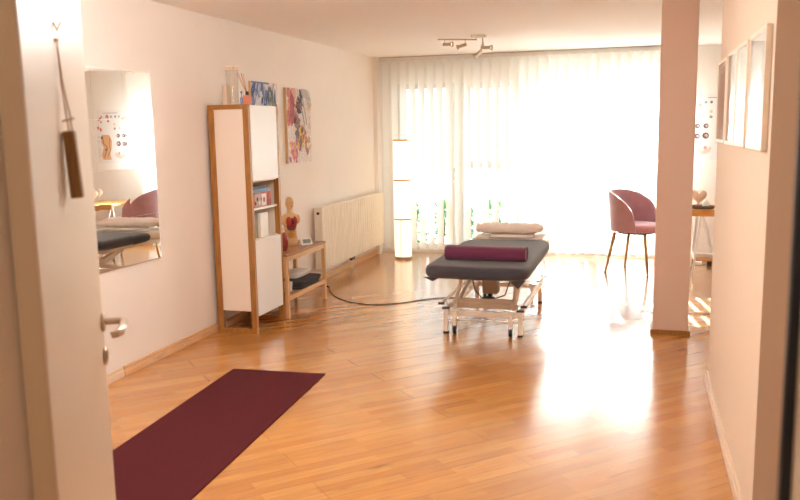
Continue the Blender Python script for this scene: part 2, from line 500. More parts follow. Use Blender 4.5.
# door lining with rubber seal
bm = bmn(); box(bm, -1.075, -1.03, 0.92, 1.125, 0, 2.1); box(bm, 0.20, 0.265, 0.92, 1.11, 0, 2.1); box(bm, -1.03, 0.20, 0.92, 1.125, 2.055, 2.1)
box(bm, -1.15, -1.075, 1.11, 1.128, 0, 2.17); 
dl = struct('trim_2', bm, 'doorwhite', label='cream door lining around the hall doorway', bevel=0.003)
bm = bmn(); box(bm, 0.187, 0.20, 1.095, 1.112, 0, 2.055)
struct('seal', bm, 'seal', dl)
bm = bmn(); box(bm, 0.20, 0.33, 1.112, 1.13, 0, 2.17)
struct('casing', bm, 'doorwhite', dl, bevel=0.003)

# pillar and skirtings
sbox('wall_pillar', 0.124, 0.372, 6.19, 6.44, 0, ZC, 'pillar', 'square rose beige pillar in the middle of the room', 0.004)
bm = bmn()
box(bm, 0.106, 0.390, 6.172, 6.19, 0, 0.036); box(bm, 0.106, 0.390, 6.44, 6.458, 0, 0.036); box(bm, 0.106, 0.124, 6.19, 6.44, 0, 0.036); box(bm, 0.372, 0.39, 6.19, 6.44, 0, 0.036)
struct('baseboard_pillar', bm, 'oak', bevel=0.002)
def skirting(name, x0, x1, y0, y1, axis, mt='skirt'):
    """skirting with a stepped top, against a wall"""
    bm = bmn()
    if axis == 'x+':   # against wall at x0
        box(bm, x0, x0 + 0.018, y0, y1, 0, 0.045); box(bm, x0, x0 + 0.011, y0, y1, 0.045, 0.068)
    elif axis == 'x-':
        box(bm, x1 - 0.018, x1, y0, y1, 0, 0.045); box(bm, x1 - 0.011, x1, y0, y1, 0.045, 0.068)
    elif axis == 'y-':
        box(bm, x0, x1, y1 - 0.018, y1, 0, 0.045); box(bm, x0, x1, y1 - 0.011, y1, 0.045, 0.068)
    return struct(name, bm, mt, bevel=0.003)
skirting('baseboard_left', XL, XL + .02, 1.13, 4.30, 'x+')
skirting('baseboard_left', XL, XL + .02, 4.305, 9.56, 'x+', 'skirtwood')
skirting('baseboard_right', 0.41, 0.43, 3.05, 5.07, 'x-')
skirting('baseboard_alcove', 0.5, 2.2, 9.8, YB, 'y-', 'skirtwood')
bm = bmn(); box(bm, 0.43, 0.62, 5.07, 5.088, 0, 0.06)
struct('baseboard_end', bm, 'skirt', bevel=0.003)

# windows
def window(n, x0, x1, ztop, handle_side):
    bm = bmn(); w = 0.085
    y0, y1 = YB + 0.06, YB + 0.13
    box(bm, x0, x0 + w, y0, y1, 0.0, ztop); box(bm, x1 - w, x1, y0, y1, 0.0, ztop)
    box(bm, x0 + w, x1 - w, y0, y1, ztop - w, ztop); box(bm, x0 + w, x1 - w, y0, y1, 0.0, 0.10)
    if n >= 3: box(bm, x0 + w, x1 - w, y0 + .01, y1 - .01, 1.72, 1.79)
    o = struct('window_%d' % n, bm, 'frame', bevel=0.006)
    bm = bmn(); box(bm, x0 + w, x1 - w, y0 + 0.03, y0 + 0.036, 0.10, ztop - w)
    obj('pane', bm, 'glass', o)
    bm = bmn(); hx = x1 - w / 2 if handle_side > 0 else x0 + w / 2
    box(bm, hx - 0.014, hx + 0.014, y0 - 0.012, y0, 1.0, 1.07); tube(bm, [(hx, y0 - 0.012, 1.035), (hx, y0 - 0.045, 1.035), (hx, y0 - 0.048, 0.92)], 0.008, 8)
    obj('handle', bm, 'steel', o)
window(1, -3.02, -2.19, 2.14, 1)
window(2, -2.19, -1.45, 2.12, 1)
window(3, -1.44, -0.52, 2.12, -1)
window(4, -0.52, 0.47, 2.12, -1)
sbox('trim_3', XL, 0.47, YB - 0.03, YB + 0.06, 0.0, 0.035, 'frame')

# outside: terrace, unseen slab added to block sun on the left windows, shrubs
sbox('floor_terrace', -14, 12, 10.05, 30, -0.16, -0.06, 'terrace')
sbox('ceiling_sun_blocker', -7.5, -1.62, 10.1, 14.3, 2.46, 2.62, 'wall', 'unseen slab added to keep sun off the left terrace windows')
bm = bmn(); box(bm, -2.5, -1.3, 11.2, 11.23, 1.00, 1.10)
for x in (-2.48, -1.34): box(bm, x, x + 0.04, 11.19, 11.24, -0.06, 1.1)
tag(obj('terrace_railing', bm, 'steel'), 'low metal terrace railing outside behind the blinds', 'railing')
bl_ = thing('frosted_sunshield', 'frosted white panels added to hold low sun off the right hand windows', 'sunshield', (-1.42, 10.42, -.06))  # added panels that cut the low sun falling on the floor
for k in range(4):
    bm = bmn(); box(bm, k * 1.0 + .03, k * 1.0 + .98, 0, .012, .06, 1.54); obj('panel', bm, 'frosted', bl_)
    bm = bmn(); box(bm, k * 1.0 - .02, k * 1.0 + .02, -.01, .03, 0, 1.56); obj('post', bm, 'white', bl_)
def shrub(x, y, h, r, label):
    t = thing('garden_shrub', label, 'shrub', (x, y, -0.06), 0, 'shrubs on the terrace')
    bm = bmn()
    for k in range(7):
        a = random.random() * 6.3; q = random.random() * r * 0.7
        tube(bm, [(0, 0, 0), (q * .4 * math.cos(a), q * .4 * math.sin(a), h * .5), (q * math.cos(a), q * math.sin(a), h * .9)], [.008, .006, .003], 6)
    obj('stem', bm, 'stem', t)
    bm = bmn()
    for k in range(260):
        a = random.random() * 6.3; z = random.random() ** 0.8 * h; q = r * math.sqrt(random.random()) * (1.0 - 0.5 * (z / h) ** 2)
        c = Vector((q * math.cos(a), q * math.sin(a), z + 0.03))
        d = Vector((random.uniform(-1, 1), random.uniform(-1, 1), random.uniform(-.2, 1))).normalized(); s = d.cross(Vector((random.uniform(-1, 1), random.uniform(-1, 1), .3))).normalized()
        l = random.uniform(.05, .09); w = l * .32
        v = [bm.verts.new(p) for p in (c - d * l / 2, c + s * w, c + d * l / 2, c - s * w)]
        bm.faces.new(v)
    obj('foliage', bm, 'leaf', t)
sh = [(-3.0, 10.75, .56, 'leftmost leafy shrub outside, nearest the floor lamp'), (-2.62, 10.9, .6, 'second leafy shrub outside, just left of the wide window frame post'),
      (-2.28, 10.8, .52, 'leafy shrub outside just right of the wide window frame post'), (-1.9, 10.95, .64, 'leafy shrub outside above the left end of the cream pillow'),
      (-1.5, 10.9, .5, 'rightmost leafy shrub outside, seen above the middle of the cream pillow')]
for x, y, h, lb in sh: shrub(x, y, h, .2, lb)

# ------------------------------------------------------------------ open hall door
dh = thing('door_1', 'open cream room door with lever handle', 'door', (-0.986, 1.127, 0), math.atan2(0.860, -0.511))
dh['kind'] = 'structure'; del dh['category']
# local x runs from hinge to leading edge; the face towards the camera is local -y
bm = bmn(); box(bm, 0.0, 0.82, 0.0, 0.04, 0.008, 2.03)
obj('door_leaf', bm, 'doorwhite', dh, bevel=0.003)
bm = bmn(); box(bm, -0.003, -0.0005, 0.002, 0.0385, 0.01, 2.03); obj('edge_band', bm, 'dooredge', dh)
bm = bmn(); tube(bm, [(0.785, 0, 1.05), (0.785, -0.009, 1.05)], 0.026, 20); 
ro = obj('handle_rosette', bm, 'nickel', dh, bevel=0.002)
bm = bmn(); tube(bm, [(0.785, -0.006, 1.05), (0.785, -0.045, 1.05), (0.781, -0.054, 1.049), (0.772, -0.058, 1.048), (0.72, -0.060, 1.046), (0.68, -0.057, 1.044), (0.668, -0.048, 1.042), (0.665, -0.036, 1.04)], [.0095, .0095, .010, .010, .010, .011, .011, .0095], 12)
smooth_by_angle(obj('door_handle', bm, 'nickel', dh))
bm = bmn(); tube(bm, [(0.785, 0, 0.955), (0.785, -0.009, 0.955)], 0.025, 20)
kr = obj('key_rosette', bm, 'nickel', dh, bevel=0.002)
bm = bmn(); box(bm, 0.782, 0.788, -0.0095, -0.0088, 0.945, 0.965); obj('keyhole', bm, 'black', kr)
# wooden tag on a cord, on the door
wt = thing('hanging_tag', 'slim brown wooden tag hanging from a beige cord on the open door', 'tag', dh.location, dh.rotation_euler[2])
bm = bmn(); r = Matrix.Rotation(math.radians(-3), 3, 'X'); box(bm, 0.345, 0.375, -0.030, -0.006, 1.418, 1.560, rot=r); obj('wooden_tag', bm, 'tag', wt, bevel=0.003)
bm = bmn(); tube(bm, [(0.357, -0.004, 1.744), (0.358, -0.006, 1.66), (0.36, -0.012, 1.585), (0.36, -0.014, 1.558)], 0.0016, 6); tube(bm, [(0.357, -0.004, 1.744), (0.36, -0.009, 1.66), (0.362, -0.019, 1.585), (0.362, -0.021, 1.558)], 0.0016, 6)
tube(bm, [(0.355, -0.003, 1.580), (0.36, -0.016, 1.584), (0.364, -0.026, 1.586)], 0.0022, 6)
obj('cord', bm, 'cord', wt)
bm = bmn(); tube(bm, [(0.353, -0.001, 1.782), (0.357, -0.006, 1.764), (0.362, -0.014, 1.784)], 0.0022, 6); blob(bm, (0.357, -0.004, 1.746), (.0045, .0045, .0045), 8, 6)
obj('hook', bm, 'brass', wt)

# ------------------------------------------------------------------ mirror tiles on the left wall
mr = thing('wall_mirror', 'large frameless mirror made of square tiles on the left wall', 'mirror', (XL + 0.001, 4.8, 0.706))
tw = .3125
for i in range(3):
    for j in range(4):
        bm = bmn()
        a = random.uniform(-.002, .002); b = random.uniform(-.002, .002)
        if j < 2: a += (.012, .006, .0)[i]; b -= .003
        y1 = -i * tw - .0008; y0 = y1 - tw + .0016; z0 = j * tw + .0008; z1 = z0 + tw - .0016
        vs = box(bm, 0.004, 0.008, y0, y1, z0, z1)
        for v in vs:
            v.co.x += a * (v.co.y - (y0 + y1) / 2) + b * (v.co.z - (z0 + z1) / 2)
        obj('mirror_tile', bm, 'mirror', mr)
bm = bmn(); box(bm, 0.0, 0.003, -3 * tw + .01, -0.01, 0.01, 4 * tw - .01); obj('backing', bm, 'white', mr)

# ------------------------------------------------------------------ tall cabinet
cb = thing('tall_cabinet', 'tall narrow white cabinet with an oak frame against the left wall', 'cabinet', (-3.145, 5.49, 0))
D, Wd, H = .335, .52, 1.76      # depth along x, width along y
for y in (0.0, Wd - .035):
    bm = bmn()
    box(bm, 0, .045, y, y + .035, 0, H); box(bm, D - .045, D, y, y + .035, 0, H)
    box(bm, .045, D - .045, y, y + .035, 0, .035); box(bm, .045, D - .045, y, y + .035, H - .035, H)
    obj('side_frame', bm, 'oak', cb, bevel=0.002)
bm = bmn()
x0, x1, y0, y1 = .03, D - .018, .012, Wd - .012
box(bm, .045, D - .045, .012, .026, .18, H - .035); box(bm, .045, D - .045, Wd - .026, Wd - .012, .18, H - .035)   # sides
box(bm, .035, .045, .035, Wd - .035, .18, H - .012)                                                              # back
box(bm, .045, D - .02, .035, Wd - .035, .17, .19); box(bm, .01, D - .01, .035, Wd - .035, H - .02, H - .004)       # floor, top
box(bm, .045, D - .02, .035, Wd - .035, .712, .728); box(bm, .045, D - .02, .035, Wd - .035, 1.172, 1.188)
obj('body', bm, 'panel', cb)
bm = bmn(); box(bm, .045, D - .022, .035, Wd - .035, .955, .972); obj('shelf', bm, 'white', cb)
def cabdoor(z0, z1):
    bm = bmn(); box(bm, D - .02, D + .002, .037, Wd - .037, z0, z1)
    return obj('door', bm, 'white', cb, bevel=0.002)
cabdoor(1.183, H - .006); cabdoor(.135, .722)
# contents of the open compartment
def cbx(name, lb, cat, x0, x1, y0, y1, z0, z1, m, group=None):
    t = thing(name, lb, cat, (x0, y0, z0), 0, group)
    bm = bmn(); a, b, c = x1 - x0, y1 - y0, z1 - z0
    box(bm, 0, a, 0, b, 0, .003); box(bm, 0, a, 0, b, c - .003, c); box(bm, a - .003, a, 0, b, .003, c - .003)
    obj('cover', bm, m, t)
    bm = bmn(); box(bm, .003, a - .0035, .003, b - .003, .003, c - .003); obj('pages', bm, 'paper', t)
bx, by = -2.985, 5.58
gx = thing('picture_box', 'patterned card box under the books in the cabinet', 'box', (bx, by, .9725))
bm = bmn(); box(bm, 0, .15, 0, .30, 0, .115); obj('carton', bm, mat('box red brown', (176, 92, 70), .6, noise_amt=.5, noise_scale=22), gx, bevel=.002)
s = Sheet(); s.rect(.005, .005, .215, .105, (196, 170, 160))
for k in range(6): s.disc(.02 + .036 * k, .035 + .03 * (k % 2), .016, ((150, 60, 50), (90, 60, 60), (230, 220, 215))[k % 3], 12)
s.rect(.13, .01, .21, .1, (236, 226, 224)); s.disc(.17, .055, .022, (200, 120, 120), 12)
pr = s.build('printed_front', 'print', gx); pr.rotation_euler = (0, 0, PI / 2); pr.location = (.1502, 0, 0)
cbx('book', 'blue covered book lying flat on the patterned box', 'book', bx, -2.832, by, 5.84, 1.0885, 1.112, 'bluebook', 'books in the cabinet')
cbx('book', 'dark covered book topmost in the cabinet stack', 'book', bx, -2.84, by, 5.80, 1.113, 1.136, 'darkbook', 'books in the cabinet')
bt = thing('oil_bottle', 'small bottle of yellow oil in the lower cabinet compartment', 'bottle', (-2.87, 5.605, .7285))
bm = bmn(); lathe(bm, [(.022, 0), (.024, .004), (.024, .1), (.012, .12), (.011, .135)], 18); smooth_by_angle(obj('bottle_body', bm, 'oil', bt))
bm = bmn(); lathe(bm, [(.013, .135), (.013, .16)], 16); obj('cap', bm, 'white', bt)
def upbook(lb, y0, y1, h, m, x1=-2.86):
    t = thing('book', lb, 'book', (-3.03, y0, .7285), 0, 'books in the cabinet')
    bm = bmn(); d = x1 + 3.03; w = y1 - y0
    box(bm, 0, d, 0, .003, 0, h); box(bm, 0, d, w - .003, w, 0, h); box(bm, d - .003, d, .003, w - .003, 0, h); obj('cover', bm, m, t)
    bm = bmn(); box(bm, .003, d - .004, .0035, w - .0035, .003, h - .003); obj('pages', bm, 'paper', t)
upbook('grey edged upright book beside the oil bottle', 5.68, 5.72, .195, mat('greybeige cover', (196, 184, 168), .6))
upbook('white upright folder in the lower compartment', 5.725, 5.86, .19, 'white')

# on the cabinet
jg = thing('glass_vase', 'tall clear glass vase with a pale dried flower on the cabinet', 'vase', (-2.985, 5.60, 1.76))
bm = bmn(); lathe(bm, [(.045, 0), (.046, .01), (.046, .22), (.05, .26)], 24); lathe(bm, [(.042, .012), (.043, .22), (.047, .26)], 24, cap=False); smooth_by_angle(obj('vase_body', bm, 'clear', jg))
bm = bmn()
for k in range(9):
    a = k * 2.4; tube(bm, [(.01 * math.cos(a), .01 * math.sin(a), .01), (.02 * math.cos(a), .02 * math.sin(a), .2), (.045 * math.cos(a), .045 * math.sin(a), .285)], .0015, 5)
    blob(bm, (.04 * math.cos(a), .04 * math.sin(a), .28), (.018, .018, .011), 8, 6, .004)
obj('dried_flowers', bm, mat('dried petals', (240, 222, 200), .9), jg)
cd = thing('pillar_candle', 'wide cream candle behind the reed diffuser on the cabinet', 'candle', (-3.07, 5.66, 1.76))
bm = bmn(); lathe(bm, [(.03, 0), (.031, .004), (.031, .15), (.028, .155)], 20); smooth_by_angle(obj('wax', bm, mat('cream wax', (236, 212, 186), .5), cd))
bm = bmn(); tube(bm, [(0, 0, .155), (.001, 0, .168)], .0015, 6); obj('wick', bm, 'darkmetal', cd)
rd = thing('reed_diffuser', 'terracotta pink reed diffuser pot with thin sticks on the cabinet', 'diffuser', (-2.885, 5.64, 1.76))
bm = bmn(); box(bm, -.026, .026, -.026, .026, 0, .072); obj('pot', bm, 'clay', rd, bevel=.004)
bm = bmn(); lathe(bm, [(.014, .072), (.012, .095), (.014, .1)], 16); obj('neck', bm, 'darkmetal', rd)
for dx, dy in ((-.05, -.06), (-.03, -.03), (-.055, -.02), (-.015, -.055), (-.03, .005)):
    bm = bmn(); tube(bm, [(dx * .05, dy * .05, .09), (dx, dy, .235)], .0018, 6); obj('reed', bm, 'reed', rd)
bv = thing('blue_vial', 'tiny blue glass vial left of the reed diffuser', 'bottle', (-2.9, 5.575, 1.76))
bm = bmn(); lathe(bm, [(.010, 0), (.011, .003), (.011, .05), (.004, .062), (.004, .085)], 14); obj('vial_body', bm, mat('blue glass', (132, 152, 196), .15), bv, smooth=True)
bm = bmn(); lathe(bm, [(.006, .085), (.006, .1)], 12); obj('stopper', bm, mat('blue stopper', (60, 80, 140), .4), bv)

# ------------------------------------------------------------------ paintings on the left wall (local: x along wall, -y out of the wall)
def wall_art(name, lb, cat, loc, rotz, w, h, th, edge='canvas', group=None):
    t = thing(name, lb, cat, loc, rotz, group)
    bm = bmn(); box(bm, 0, w, -th, 0, 0, h); obj('canvas', bm, edge, t, bevel=.001)
    return t
# on the left wall: local +x -> world +y, local -y -> world +x
pa = wall_art('abstract_painting', 'tall abstract painting in red, grey and yellow on the left wall', 'painting', (XL + .001, 6.93, 1.257), PI / 2, .57, .70, .028)
s = Sheet(); w, h = .57, .70
s.rect(0, 0, w, h, (232, 222, 218))
random.seed(5)
for k in range(26): s.blot(random.uniform(.02, .18), random.uniform(.42, .68), random.uniform(.015, .05), random.choice([(176, 74, 70), (206, 110, 100), (150, 60, 74), (226, 160, 140)]), random.uniform(.03, .09))
for k in range(20): s.blot(random.uniform(.04, .2), random.uniform(.02, .2), random.uniform(.015, .035), random.choice([(216, 110, 130), (224, 150, 80), (196, 90, 120), (236, 190, 110), (160, 110, 140)]), random.uniform(.02, .04))
for k in range(60):
    t = random.random() * 2.4 + .5; q = random.uniform(.1, .16)
    s.blot(.37 + math.cos(t + 1.2) * q * 1.2, .37 + math.sin(t + 1.2) * q * 1.9, random.uniform(.012, .034), random.choice([(92, 84, 92), (60, 54, 62), (130, 118, 120), (170, 90, 90), (200, 130, 110)]), random.uniform(.02, .05), a=t)
for k in range(26): s.blot(random.uniform(.24, .42), random.uniform(.14, .34), random.uniform(.012, .03), random.choice([(232, 182, 60), (130, 96, 90), (96, 80, 80), (214, 150, 60), (180, 100, 80)]), random.uniform(.02, .05))
for k in range(14): s.blot(random.uniform(.36, .52), random.uniform(.1, .26), random.uniform(.01, .03), random.choice([(198, 130, 106), (226, 180, 130), (180, 100, 90), (240, 200, 120)]))
for k in range(12): s.blot(random.uniform(.42, .54), random.uniform(.33, .55), random.uniform(.01, .03), random.choice([(238, 206, 150), (226, 190, 160), (214, 200, 196)]))
for k in range(7):
    q = .10 + .012 * k; s.line([(.40 + q * math.cos(t), .5 + q * 1.25 * math.sin(t)) for t in [.2 + .35 * i for i in range(9)]], .004, (70, 62, 66))
s.line([(.3, .62), (.33, .5), (.38, .38), (.36, .3)], .012, (40, 38, 46)); s.line([(.36, .6), (.40, .48), (.44, .36)], .009, (50, 46, 54))
s.build('painted_surface', 'art', pa, (0.0, 0.0, w, h), .22).location = (0, -.0285, 0)

pb = wall_art('blue_painting', 'blue abstract landscape painting behind the cabinet top', 'painting', (XL + .001, 6.24, 1.56), PI / 2, .52, .42, .02)
s = Sheet(); w, h = .52, .42
s.rect(0, 0, w, h, (226, 216, 212))
for k in range(90):
    u = random.uniform(0, .34); 
    s.blot(u, random.uniform(.06, .42 - .15 * abs(u - .12)), random.uniform(.01, .035), random.choice([(66, 92, 150), (96, 120, 172), (120, 140, 186), (56, 74, 130), (176, 182, 206), (214, 214, 220)]), random.uniform(.03, .09), a=-.4)
for k in range(40): s.blot(random.uniform(.34, .47), random.uniform(.06, .36), random.uniform(.01, .022), random.choice([(196, 190, 110), (140, 148, 120), (90, 110, 120), (206, 200, 170), (120, 136, 100)]), random.uniform(.02, .05), a=.2)
for k in range(16): s.blot(random.uniform(.44, .5), random.uniform(.05, .32), .013, random.choice([(80, 104, 160), (60, 84, 136)]), random.uniform(.03, .06))
s.line([(.36, .05), (.40, .3), (.43, .42)], .012, (60, 76, 96)); s.line([(.34, .2), (.38, .36)], .01, (50, 66, 100)); s.rect(.0, .405, .34, .42, (96, 120, 160))
s.build('painted_surface', 'art', pb, (0.0, 0.0, w, h), .12).location = (0, -.0205, 0)

# ------------------------------------------------------------------ four picture frames on the right wall (local x -> world -y)
pf = [(3.11, 3.535, 'nearest and largest looking of the four framed prints on the right wall'), (3.64, 3.96, 'second nearest framed print on the right wall'),
      (4.03, 4.35, 'third framed print along the right wall, second from its far end'), (4.50, 4.96, 'farthest framed print near the far end of the right wall')]
arts = [(236, 232, 230), (236, 230, 226), (232, 222, 214), (214, 180, 164)]
for i, (ya, yb_, lb) in enumerate(pf):
    dl_ = math.radians((.3, 1.3, 1.3, .0)[i])
    t = thing('framed_picture', lb, 'picture', (.4295 - math.sin(dl_) * (yb_ - ya), yb_, 1.455), -PI / 2 + dl_, 'framed prints on the right wall')
    w, h = yb_ - ya, .44
    fw, th = .016, .022
    bm = bmn(); box(bm, 0, w, -th, -.004, 0, fw); box(bm, 0, w, -th, -.004, h - fw, h); box(bm, 0, fw, -th, -.004, fw, h - fw); box(bm, w - fw, w, -th, -.004, fw, h - fw)
    obj('frame', bm, 'ash', t, bevel=.0015)
    s = Sheet(); s.rect(fw, fw, w - fw, h - fw, (240, 236, 232))
    random.seed(40 + i)
    s.rect(.07, .07, w - .07, h - .07, arts[i])
    for k in range(14):
        s.blot(w / 2 + random.uniform(-.06, .06), h / 2 + random.uniform(-.1, .1), random.uniform(.01, .03), random.choice([(206, 178, 166), (190, 156, 150), (226, 208, 196), (176, 168, 170)]))
    s.build('print', 'print', t).location = (0, -.012, 0)
    bm = bmn(); box(bm, fw, w - fw, -.020, -.018, fw, h - fw); obj('glazing', bm, 'glass', t)
    bm = bmn(); box(bm, .002, w - .002, -.01, -.001, .002, h - .002); obj('back_board', bm, 'white', t)

# ------------------------------------------------------------------ anatomy poster on the window wall's pier
po = thing('anatomy_poster', 'white anatomy poster with small drawings on the pale pier behind the desk', 'poster', (.555, YB - .001, 1.155))
bm = bmn(); box(bm, 0, .50, -.002, 0, 0, .74); obj('sheet', bm, 'paper', po)
s = Sheet(); s.rect(.0, .0, .5, .74, (232, 224, 220))
s.rect(.16, .695, .40, .705, (150, 140, 140))
for u, c in ((.14, (120, 140, 170)), (.20, (80, 90, 110)), (.27, (96, 120, 160)), (.35, (160, 80, 80)), (.43, (190, 90, 80))): s.disc(u, .65, .016, c, 12)
for u, v, c in ((.08, .62, (222, 170, 120)), (.2, .545, (224, 176, 140)), (.12, .49, (190, 180, 180)), (.2, .485, (120, 110, 116)), (.30, .59, (176, 60, 56)), (.42, .58, (206, 130, 60))): s.disc(u, v, .018, c, 12)
s.rect(.04, .52, .15, .525, (190, 180, 180)); s.rect(.04, .56, .14, .565, (200, 192, 190)); s.rect(.04, .46, .12, .465, (200, 192, 190))
for u, v, r in ((.06, .385, .026), (.15, .385, .028), (.06, .27, .030), (.15, .275, .036)):
    s.disc(u, v, r, (44, 32, 34), 18); s.disc(u + .006, v, r * .5, (206, 150, 140), 12); s.disc(u - .004, v - .008, r * .25, (120, 40, 40), 8)
for k in range(8): s.blot(.06 + .02 * k, .12 - .03 * math.sin(k * .45), .014, (220, 172, 154), .03)
s.disc(.11, .145, .022, (240, 226, 220)); s.disc(.15, .14, .02, (206, 120, 110))
# big leg and pelvis drawing on the right half
s.poly([(.30, .40), (.42, .40), (.44, .30), (.40, .22), (.44, .12), (.42, .05), (.28, .05), (.30, .13), (.27, .22), (.26, .32)], (206, 140, 76))
s.line([(.41, .38), (.40, .28), (.34, .22), (.38, .12), (.40, .08)], .014, (112, 50, 40)); s.line([(.29, .36), (.31, .26), (.29, .18), (.34, .1)], .012, (130, 60, 44))
s.disc(.42, .36, .02, (60, 40, 44)); s.disc(.36, .19, .022, (96, 60, 50))
for v in (.36, .30, .18, .14, .10): s.rect(.455, v, .49, v + .02, (206, 186, 214))
for u, v in ((.33, .65), (.45, .62), (.47, .5), (.43, .47)): s.blot(u, v, .02, (188, 80, 76), .024)
s.build('printed_drawings', 'print', po, None, .3).location = (0, -.0022, 0)

# ------------------------------------------------------------------ radiator
rt = thing('radiator', 'long cream panel radiator under the left wall near the window', 'radiator', (XL + .03, 7.50, .15))
Lr, Hr = 2.03, .63
bm = bmn(); n = 26; yy = .02; pts = []
p = (Lr - .04) / n
for k in range(n):
    a = .02 + k * p
    pts += [(a, .074), (a + p * .15, .089), (a + p * .7, .089), (a + p * .85, .074)]
pts.append((Lr - .02, .074))
lo = [bm.verts.new((x, y, .0)) for y, x in pts]; hi = [bm.verts.new((x, y, Hr)) for y, x in pts]
for i in range(len(pts) - 1): bm.faces.new((lo[i], lo[i + 1], hi[i + 1], hi[i]))
b0 = [bm.verts.new(q) for q in ((.07, .02, 0), (.07, Lr - .02, 0), (.07, Lr - .02, Hr), (.07, .02, Hr))]
bm.faces.new(b0)
bm.faces.new(lo + [b0[1], b0[0]]); bm.faces.new(hi + [b0[2], b0[3]])
obj('front_panel', bm, 'radiator', rt)
bm = bmn(); box(bm, .0, .012, .02, Lr - .02, 0, Hr); obj('rear_panel', bm, 'radiator', rt)
for y in (0, Lr - .02):
    bm = bmn(); box(bm, .0, .088, y, y + .02, .0, Hr + .01); obj('side_cover', bm, 'radiator', rt, bevel=.004)
bm = bmn(); box(bm, .0, .088, .02, Lr - .02, Hr, Hr + .01)
for k in range(30): box(bm, .02, .07, .05 + k * .062, .09 + k * .062, Hr + .010, Hr + .0115)
obj('top_grille', bm, 'radiator', rt)
bm = bmn(); tube(bm, [(.045, .0, Hr - .05), (.045, -.012, Hr - .05)], .014, 16); obj('bleed_valve', bm, 'darkmetal', rt)
bm = bmn(); tube(bm, [(.05, .92, .0), (.05, .92, -.15)], .0075, 10); tube(bm, [(.05, .98, .0), (.05, .98, -.15)], .0075, 10)
obj('pipe', bm, 'nickel', rt)
bm = bmn(); box(bm, .032, .068, .90, 1.0, -.045, -.005); tube(bm, [(.05, 1.0, -.02), (.05, 1.03, -.012)], .012, 10); obj('valve', bm, 'darkmetal', rt, bevel=.005)

# ------------------------------------------------------------------ bench with lower shelf
bn = thing('low_bench', 'low pine bench with a lower shelf between cabinet and radiator', 'bench', (-3.10, 6.02, 0))
bw, bl, bh = .32, .85, .545
for x in (0, bw - .032):
    for y in (0, bl - .032):
        bm = bmn(); box(bm, x, x + .032, y, y + .032, 0, bh - .022); obj('leg', bm, 'pinev', bn, bevel=.002)
bm = bmn(); box(bm, -.002, bw + .002, -.002, bl + .002, bh - .02, bh); obj('top', bm, 'walnut', bn, bevel=.002)
bm = bmn(); box(bm, bw - .026, bw - .004, .032, bl - .032, bh - .062, bh - .02); box(bm, .004, .026, .032, bl - .032, bh - .062, bh - .02); box(bm, .032, bw - .032, .004, .026, bh - .062, bh - .02); box(bm, .032, bw - .032, bl - .026, bl - .004, bh - .062, bh - .02)
obj('upper_rail', bm, 'pine', bn, bevel=.0015)
bm = bmn(); box(bm, bw - .026, bw - .004, .032, bl - .032, .150, .186); box(bm, .004, .026, .032, bl - .032, .150, .186)
obj('lower_rail', bm, 'pine', bn, bevel=.0015)
bm = bmn()
for k in range(6): box(bm, .026 + k * .0455, .066 + k * .0455, .012, bl - .012, .172, .184)
obj('lower_shelf', bm, 'walnut', bn)

# torso model
tm = thing('anatomical_torso', 'half size anatomical torso model with open red and yellow organs on the bench', 'anatomical model', (-2.97, 6.52, bh), math.radians(50))
bm = bmn()
loft(bm, [(0, 0, 0, .062, .045), (0, 0, .03, .068, .050), (0, 0, .07, .064, .048), (0, 0, .12, .052, .042), (0, 0, .17, .060, .045), (0, 0, .22, .068, .047), (0, 0, .255, .074, .043), (0, 0, .28, .062, .036), (0, 0, .292, .036, .028), (0, 0, .305, .024, .024), (0, 0, .325, .022, .023), (0, -.004, .34, .026, .030), (0, -.006, .365, .033, .040), (0, -.004, .395, .034, .042), (0, 0, .42, .027, .034), (0, 0, .434, .013, .017)], 24)
blob(bm, (.074, 0, .235), (.026, .03, .042)); blob(bm, (-.074, 0, .235), (.026, .03, .042))
blob(bm, (0, -.046, .378), (.006, .010, .010), 8, 6)                      # nose
blob(bm, (.034, 0, .378), (.005, .009, .013), 8, 6); blob(bm, (-.034, 0, .378), (.005, .009, .013), 8, 6)
bd = obj('body', bm, 'skin', tm, smooth=True)
for sx in (-1, 1):
    bm = bmn(); blob(bm, (sx * .013, -.043, .386), (.005, .003, .003), 8, 5); obj('eye', bm, 'black', tm, smooth=True)
bm = bmn(); blob(bm, (0, -.043, .358), (.009, .003, .003), 8, 5); obj('mouth', bm, 'muscle', tm, smooth=True)
bm = bmn(); blob(bm, (0, -.026, .195), (.050, .026, .078), 18, 12, .003); obj('chest_cavity', bm, 'muscle', tm, smooth=True)
for sx in (-1, 1):
    bm = bmn(); blob(bm, (sx * .030, -.036, .222), (.024, .022, .046), 14, 10, .003); obj('lung', bm, 'lung', tm, smooth=True)
bm = bmn(); blob(bm, (.008, -.048, .215), (.018, .014, .024), 12, 9, .002); obj('heart', bm, 'heart', tm, smooth=True)
bm = bmn(); blob(bm, (-.006, -.040, .158), (.045, .016, .018), 12, 9, .003); obj('liver', bm, 'liver', tm, smooth=True)
bm = bmn(); blob(bm, (0, -.030, .105), (.040, .026, .040), 14, 10, .004)
for k in range(5): tube(bm, [(-.034, -.046 + .002 * k, .08 + .013 * k), (0, -.058, .083 + .013 * k), (.034, -.046, .08 + .013 * k)], .006, 8)
obj('intestines', bm, 'gut', tm, smooth=True)
bm = bmn(); tube(bm, [(0, -.03, .27), (0, -.028, .3), (0, -.026, .325)], .008, 8); obj('windpipe', bm, 'bone', tm, smooth=True)
bm = bmn(); lathe(bm, [(.075, -.0), (.075, .004)], 24)
mm = thing('muscle_model', 'small red muscle model beside the cabinet on the bench', 'anatomical model', (-2.92, 6.24, bh), .4)
mm.scale = (1.35, 1.35, 1.35)
bm.free()
